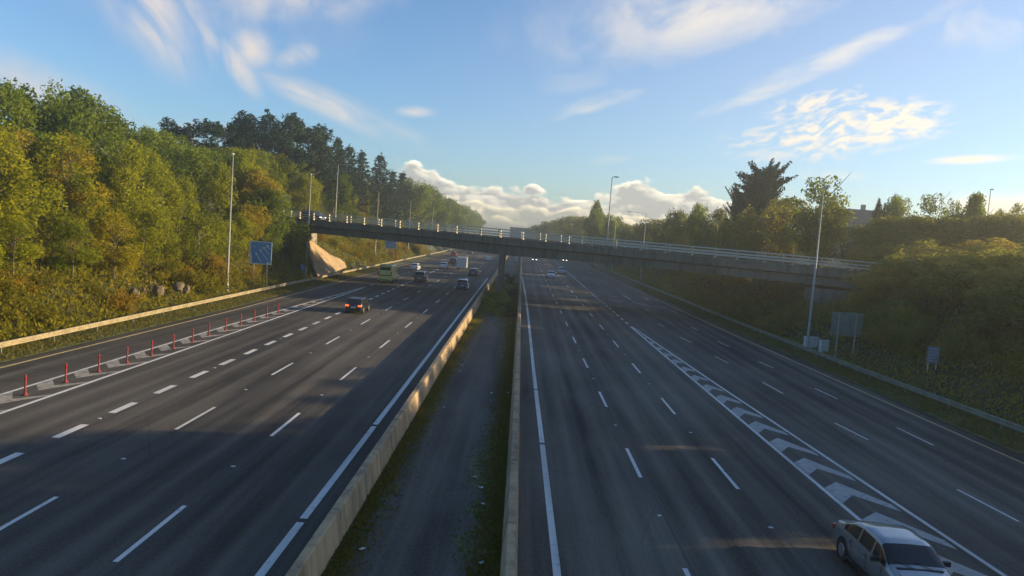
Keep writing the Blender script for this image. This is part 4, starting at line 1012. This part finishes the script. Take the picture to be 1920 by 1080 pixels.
for kd, px, py, Y, lf_, lb, wd in sk: sky_tree(kd, px, py, Y, lf_, lb, gRB if kd == 'broad' else None, wide=wd)
for i, (px, py, Y) in enumerate([(1012, 424, 420), (1030, 416, 400), (1048, 414, 380), (1066, 409, 350), (1085, 406, 320), (1100, 408, 300), (1175, 421, 250), (1195, 424, 230), (1215, 420, 210), (1238, 412, 195)]):
    sky_tree('broad', px, py, Y, 'dullbroad', '%s low tree of the distant right tree line, from the road end' % ord_[i].replace('nearest', 'first'), 'distant tree line on the right', wide=1.5)
for i in range(11):
    sky_tree('broad', 1662+i*26, 411-(i % 3)*3-i*.4, 92+(i % 2)*6, 'dullbroad', '%s low dull tree from the house along the right bank crest' % nth(i), 'low trees along the right bank crest', wide=1.5)
# right bank fill: trees then bushes
Yv = 100
while Yv < 330:
    for x0, dz in ((32, 4.8), (37, 7.0), (43, 8.5)):
        x = x0+trng.uniform(-1.5, 1.5); y = Yv+trng.uniform(-3, 3)
        if y < 108 and x < 41: continue
        top = dz+trng.uniform(-.7, 1.0)+4.0
        tree('broad' if trng.random() < .7 else 'birch', x, y, min(top, 13.4), 'dullbroad', '%s dull green tree of the %s row on the right bank beyond the bridge' % (nxt(('R', x0)), {32: 'lower', 37: 'middle', 43: 'upper'}[x0]), 'trees in the %s row of the right bank beyond the bridge' % {32: 'lower', 37: 'middle', 43: 'upper'}[x0], wide=1.25)
    Yv += 9
SKR = lambda px: lerp_tab([(1500, 440), (1600, 470), (1640, 450), (1680, 412), (1800, 408), (1920, 402)], px)
y = 12.0
while y < 100:
    for x0 in (34, 38, 42.5, 47.5):
        x = x0+trng.uniform(-1.5, 1.5); yy = y+trng.uniform(-2, 2)
        if (yy > 78 and x < 42) or (yy < 32 and x < 40): continue
        if x0 == 34: x += 2.2
        dmax = (14.2 if yy < 40 else 12.4) if yy < 56 else (12.0 if 64 < yy < 75 else (11.5 if yy > 82 else 13.9))
        top = min(dmax, terr(x, yy)+trng.uniform(3.2, 5.0)+(3.0 if yy < 56 and x > 40 else 0)+(.9 if x > 40 and 75 < yy < 82 else 0))
        if yy < 42 and x > 40: top = 14.6+trng.uniform(-.4, .6)  # out-of-view trees beside the camera, added tall to shade the foreground road
        r_ = {34: 'lowest', 38: 'second', 42.5: 'third', 47.5: 'top'}[x0]
        tree('broad' if trng.random() < .6 else 'birch', x, yy, top, 'bush_r', '%s brownish-green tree of the %s row on the near right bank' % (nxt(('RN', x0)), r_), 'shrubby trees in the %s row of the near right bank' % r_, wide=1.75)
    y += 4.2
for y in sorted(30+trng.random()*68 for i in range(80)):
    x = BAR_R(y)+2.0+trng.random()*6; s_ = trng.uniform(.6, 1.15)
    if 40 < y < 80 and x < BAR_R(y)+4.0+s_*1.6: x += 3.8
    zn = 'nearer than the small striped sign' if y < 55.5 else ('between the small striped sign and the white cabinets' if y < 66 else 'between the white cabinets and the bridge')
    bush(x, y, s_, 'bush_r', '%s brownish bush on the right bank %s' % (nxt(zn), zn), 'bushes low on the near right bank')
for y in sorted(92+trng.random()*70 for i in range(34)):
    x = 27.5+trng.random()*4.5
    bush(x, y, trng.uniform(.5, .9), 'bush_r', nxt('RB')+' dark low bush on the right bank below and beyond the bridge', 'bushes on the right bank below and beyond the bridge')
# median bushes
for (x, y, s_) in ((-1.3, 86, .62), (-2.0, 90, .75), (-3.3, 86, .5), (-1.4, 95, .8), (-3.0, 94, .75), (-2.6, 99, .8), (-2.2, 82, .55), (-.8, 110, .6), (-2.0, 120, .6), (-1.5, 132, .6), (-.7, 81, .35), (-1.8, 145, .6)):
    bush(x, y, s_, 'pine' if x > -2 else 'broad', '%s dark self-seeded bush in the median near the bridge pier' % nxt('MB'), 'bushes in the median near the bridge')

# scattered undergrowth and grass: uncountable, one object a side
def scatter(name, pts_fn, n, size, material, seed, label):
    rng = np.random.default_rng(seed); P_ = []
    r = random.Random(seed)
    while len(P_) < n:
        p = pts_fn(r)
        if p is not None: P_.append(p)
    P_ = np.array(P_); a = rng.normal(size=(n, 3)); a[:, 2] = np.abs(a[:, 2])+.8; a /= np.linalg.norm(a, axis=1)[:, None]
    b = rng.normal(size=(n, 3)); b -= a*(a*b).sum(1)[:, None]; b /= np.linalg.norm(b, axis=1)[:, None]
    s = size*(.5+rng.random(n))[:, None]
    V = np.stack([P_-b*s*.4, P_+a*s*.9-b*s*.2, P_+a*s*1.5, P_+a*s*.6+b*s*.5], 1).reshape(-1, 3)
    o = obj(name, quads(name, V, rng.random(n)), material); tag(o, label, 'undergrowth', kind='stuff'); return o
def pl_(r):
    y = 30+230*r.random()**1.7; x = -30.4-13*r.random()
    if in_pave(x, y): return None
    if 57 < y < 77 and x > -34.5 and r.random() < .5: return (x, y, terr(x, y)+r.random()*.15)
    return (x, y, terr(x, y)+r.random()**2*.9)
def pr_(r):
    y = 30+200*r.random()**1.7; x = BAR_R(y)+1.1+15*r.random()
    if 42 < y < 80 and x < BAR_R(y)+3.8: return (x, y, max(.06, terr(x, y))+r.random()*.12)
    return (x, y, max(.06, terr(x, y))+r.random()**2*.9)
scatter('undergrowth', pl_, 80000, .19, M['bush'], 3, 'rough golden-green undergrowth covering the left bank behind the barrier')
scatter('undergrowth', pr_, 80000, .15, M['bush_r'], 4, 'rough brown-green undergrowth covering the right bank behind the barrier')
def gl_(r):
    y = 25+130*r.random()**1.4; x = YEL_L(y)-.75-(3.2)*r.random(); return (x, y, .06)
def gr_(r):
    y = 25+130*r.random()**1.4; x = YEL_R(y)+1.0+(3.4)*r.random(); return (x, y, .06)
def gm_(r):
    y = 17+120*r.random()**1.3; lf = r.random() < .45
    w = abs(r.gauss(0, .42))*(1+1.3*lin(62, 85, y)); 
    if w > 2.2: return None
    return ((-4.48+w) if lf else (.08-w*1.15), y, .01)
scatter('verge_grass', gl_, 26000, .09, M['grassleaf'], 5, 'short dry grass on the left verge between road and barrier')
scatter('verge_grass', gr_, 20000, .09, M['grassleaf'], 6, 'short grass on the right verge between road and barrier')
scatter('median_weeds', gm_, 60000, .06, M['grassleaf'], 7, 'low weeds and moss lining both median walls')
# pale scraps lying in the median
lit_ = random.Random(21); lm = []
for i in range(4):
    b_ = MB(); n_ = 6; b_.add([(.11*math.cos(a)*lit_.uniform(.5, 1.3), .08*math.sin(a)*lit_.uniform(.5, 1.3), lit_.uniform(0, .05)) for a in (6.28*k/n_ for k in range(n_))]+[(0, 0, .06)], [(k, (k+1) % n_, n_) for k in range(n_)]); lm.append(b_.mesh('paper_scrap'))
for i, y in enumerate(sorted(17+45*lit_.random()**1.5 for _ in range(16))):
    o = obj('paper_scrap', lm[i % 4].copy(), M['cabinet']); o.location = (lit_.choice((-3.9, -3.6, -.5, -.8, -.35))+lit_.uniform(-.3, .3), y, .02); o.rotation_euler = (0, 0, lit_.random()*6)
    tag(o, '%s pale paper scrap among the weeds of the median, from the camera' % nth(i), 'paper scrap', 'paper scraps in the median')
# rock outcrop in the left bank
def rocks():
    r = random.Random(3)
    for i, (px, py, sc_) in enumerate([(188, 548, .8), (203, 538, .7), (218, 546, .9), (236, 540, .8), (252, 550, .9), (268, 545, .7), (284, 538, 1.0), (297, 545, .9), (303, 530, .6), (335, 538, .8), (350, 543, .7)]):
        b = G(px, py+38); Y = b.y+2.2; p = W(px, py, Y); bm = bmesh.new(); bmesh.ops.create_icosphere(bm, subdivisions=2, radius=1)
        for v in bm.verts:
            v.co = Vector((round(v.co.x*1.6)/1.6*.5+v.co.x*.5, v.co.y, round(v.co.z*1.4)/1.4*.5+v.co.z*.5))*(1+r.uniform(-.16, .16)); v.co.x *= .42*sc_; v.co.y *= .5; v.co.z *= .66*sc_
        me = bpy.data.meshes.new('rock'); bm.to_mesh(me); bm.free(); o = obj('rock', me, M['rock']); o.location = (p.x, Y, p.z); o.rotation_euler = (r.uniform(-.2, .2), r.uniform(-.3, .3), r.uniform(0, 3))
        tag(o, '%s weathered rock face from the left in the bank above the barrier' % nth(i), 'rock', 'rocks in the left bank')
rocks()

# ------------------------------------------------------------------ house on the right bank and far buildings
def house():
    Y = 150; a = W(1580, 387, Y); b = W(1668, 397, Y); e = W(1652, 425, Y); f = W(1640, 452, Y)
    t = thing('house', 'grey house with dark slate roof behind the trees at the top of the right bank', 'house', ((a.x+b.x)/2, Y, 0), R(-4))
    w = (b.x-a.x)+1.5; zr = a.z-.1; ze = e.z+.2; zg = f.z-3.0; d = 8.0
    MB().box((0, d/2, (zg+ze)/2), (w, d, ze-zg)).build('wall', M['render'], t)
    mb = MB(); o = .4
    mb.add([(-w/2-o, -o, ze), (w/2+o, -o, ze), (w/2+o, d+o, ze), (-w/2-o, d+o, ze), (-w/2-o, d/2, zr), (w/2+o, d/2, zr)], [(0, 1, 5, 4), (2, 3, 4, 5), (0, 4, 3), (1, 2, 5), (3, 2, 1, 0)])
    rf = mb.build('roof', M['roof_slate'], t)
    MB().box((w/2-.2, -o-.05, (ze+zr)/2-.5), (.18, .12, 2.4), Matrix.Rotation(.5, 3, 'Y')).build('bargeboard', M['signwhite'], rf)
    MB().box((w*.1, d/2+.6, zr+.4), (.8, .6, 1.3)).build('chimney', M['render'], rf)
    for x in (w*.18, w*.36, -w*.1, -w*.35):
        fr = MB().box((x, -.03, ze-1.7), (1.25, .08, 1.5)).build('window', M['signwhite'], t)
        MB().box((x, -.075, ze-1.7), (1.0, .02, 1.25)).build('pane', M['window'], fr)
    MB().box((w*.25, -.5, ze-3.1), (w*.5, 1.1, .18)).build('canopy', M['signwhite'], t)
house()
def far_building():
    Y = 520; a = W(957, 424, Y); b = W(1000, 433, Y)
    t = thing('far_block', 'low dark flat-roofed block on the horizon at the far end of the road', 'building', ((a.x+b.x)/2, Y, 0))
    w = b.x-a.x; zt = a.z-.9
    MB().box((0, 6, zt/2), (w, 12, zt)).build('wall', M['roof_slate'], t); MB().box((0, 6, zt+.2), (w*1.05, 12.6, .4)).build('roof', M['bridge'], t)
    mb = MB()
    for i in range(6): mb.box((-w*.4+i*w*.16, -.04, zt-1.5), (w*.1, .06, 1.2))
    mb.build('window_band', M['window'], t)
far_building()
def hills():
    r = random.Random(9); v = []; f = []; n = 90
    for i in range(n):
        x = -1800+3600*i/(n-1)
        h = 26+9*math.sin(i*.31)+6*math.sin(i*.83+1)+r.uniform(-1.5, 1.5)
        h *= .35+.65*min(1, abs(x)/300)
        v += [(x, 2100, -2), (x, 2300, h), (x, 3000, -2)]
    for i in range(n-1): k = 3*i; f += [(k, k+3, k+4, k+1), (k+1, k+4, k+5, k+2)]
    struct(obj('hills', mesh_py('hills', v, f), M['hill'], smooth=True))
hills()

# ------------------------------------------------------------------ haze: mild evening air, thickened and tinted to stand in for lens glare
HAZE = 0.00095
def haze():
    x0, x1, y0, y1, z0, z1 = -3990, 3990, -2990, 5990, -3.2, 37
    me = MB().box(((x0+x1)/2, (y0+y1)/2, (z0+z1)/2), (x1-x0, y1-y0, z1-z0)).mesh('haze')
    m = bpy.data.materials.new('haze'); m.use_nodes = True; t = NT(m.node_tree); t.n.clear()
    v = t.new('ShaderNodeVolumePrincipled', {'Color': (0.96, 0.95, 0.82, 1), 'Density': HAZE, 'Anisotropy': 0.72})
    o_ = t.new('ShaderNodeOutputMaterial'); t.l.new(v.outputs[0], o_.inputs['Volume'])
    o = obj('haze', me, m); o['kind'] = 'stuff'; o['label'] = 'thin evening haze over the road, thickened in place of lens glare'
if HAZE: haze()
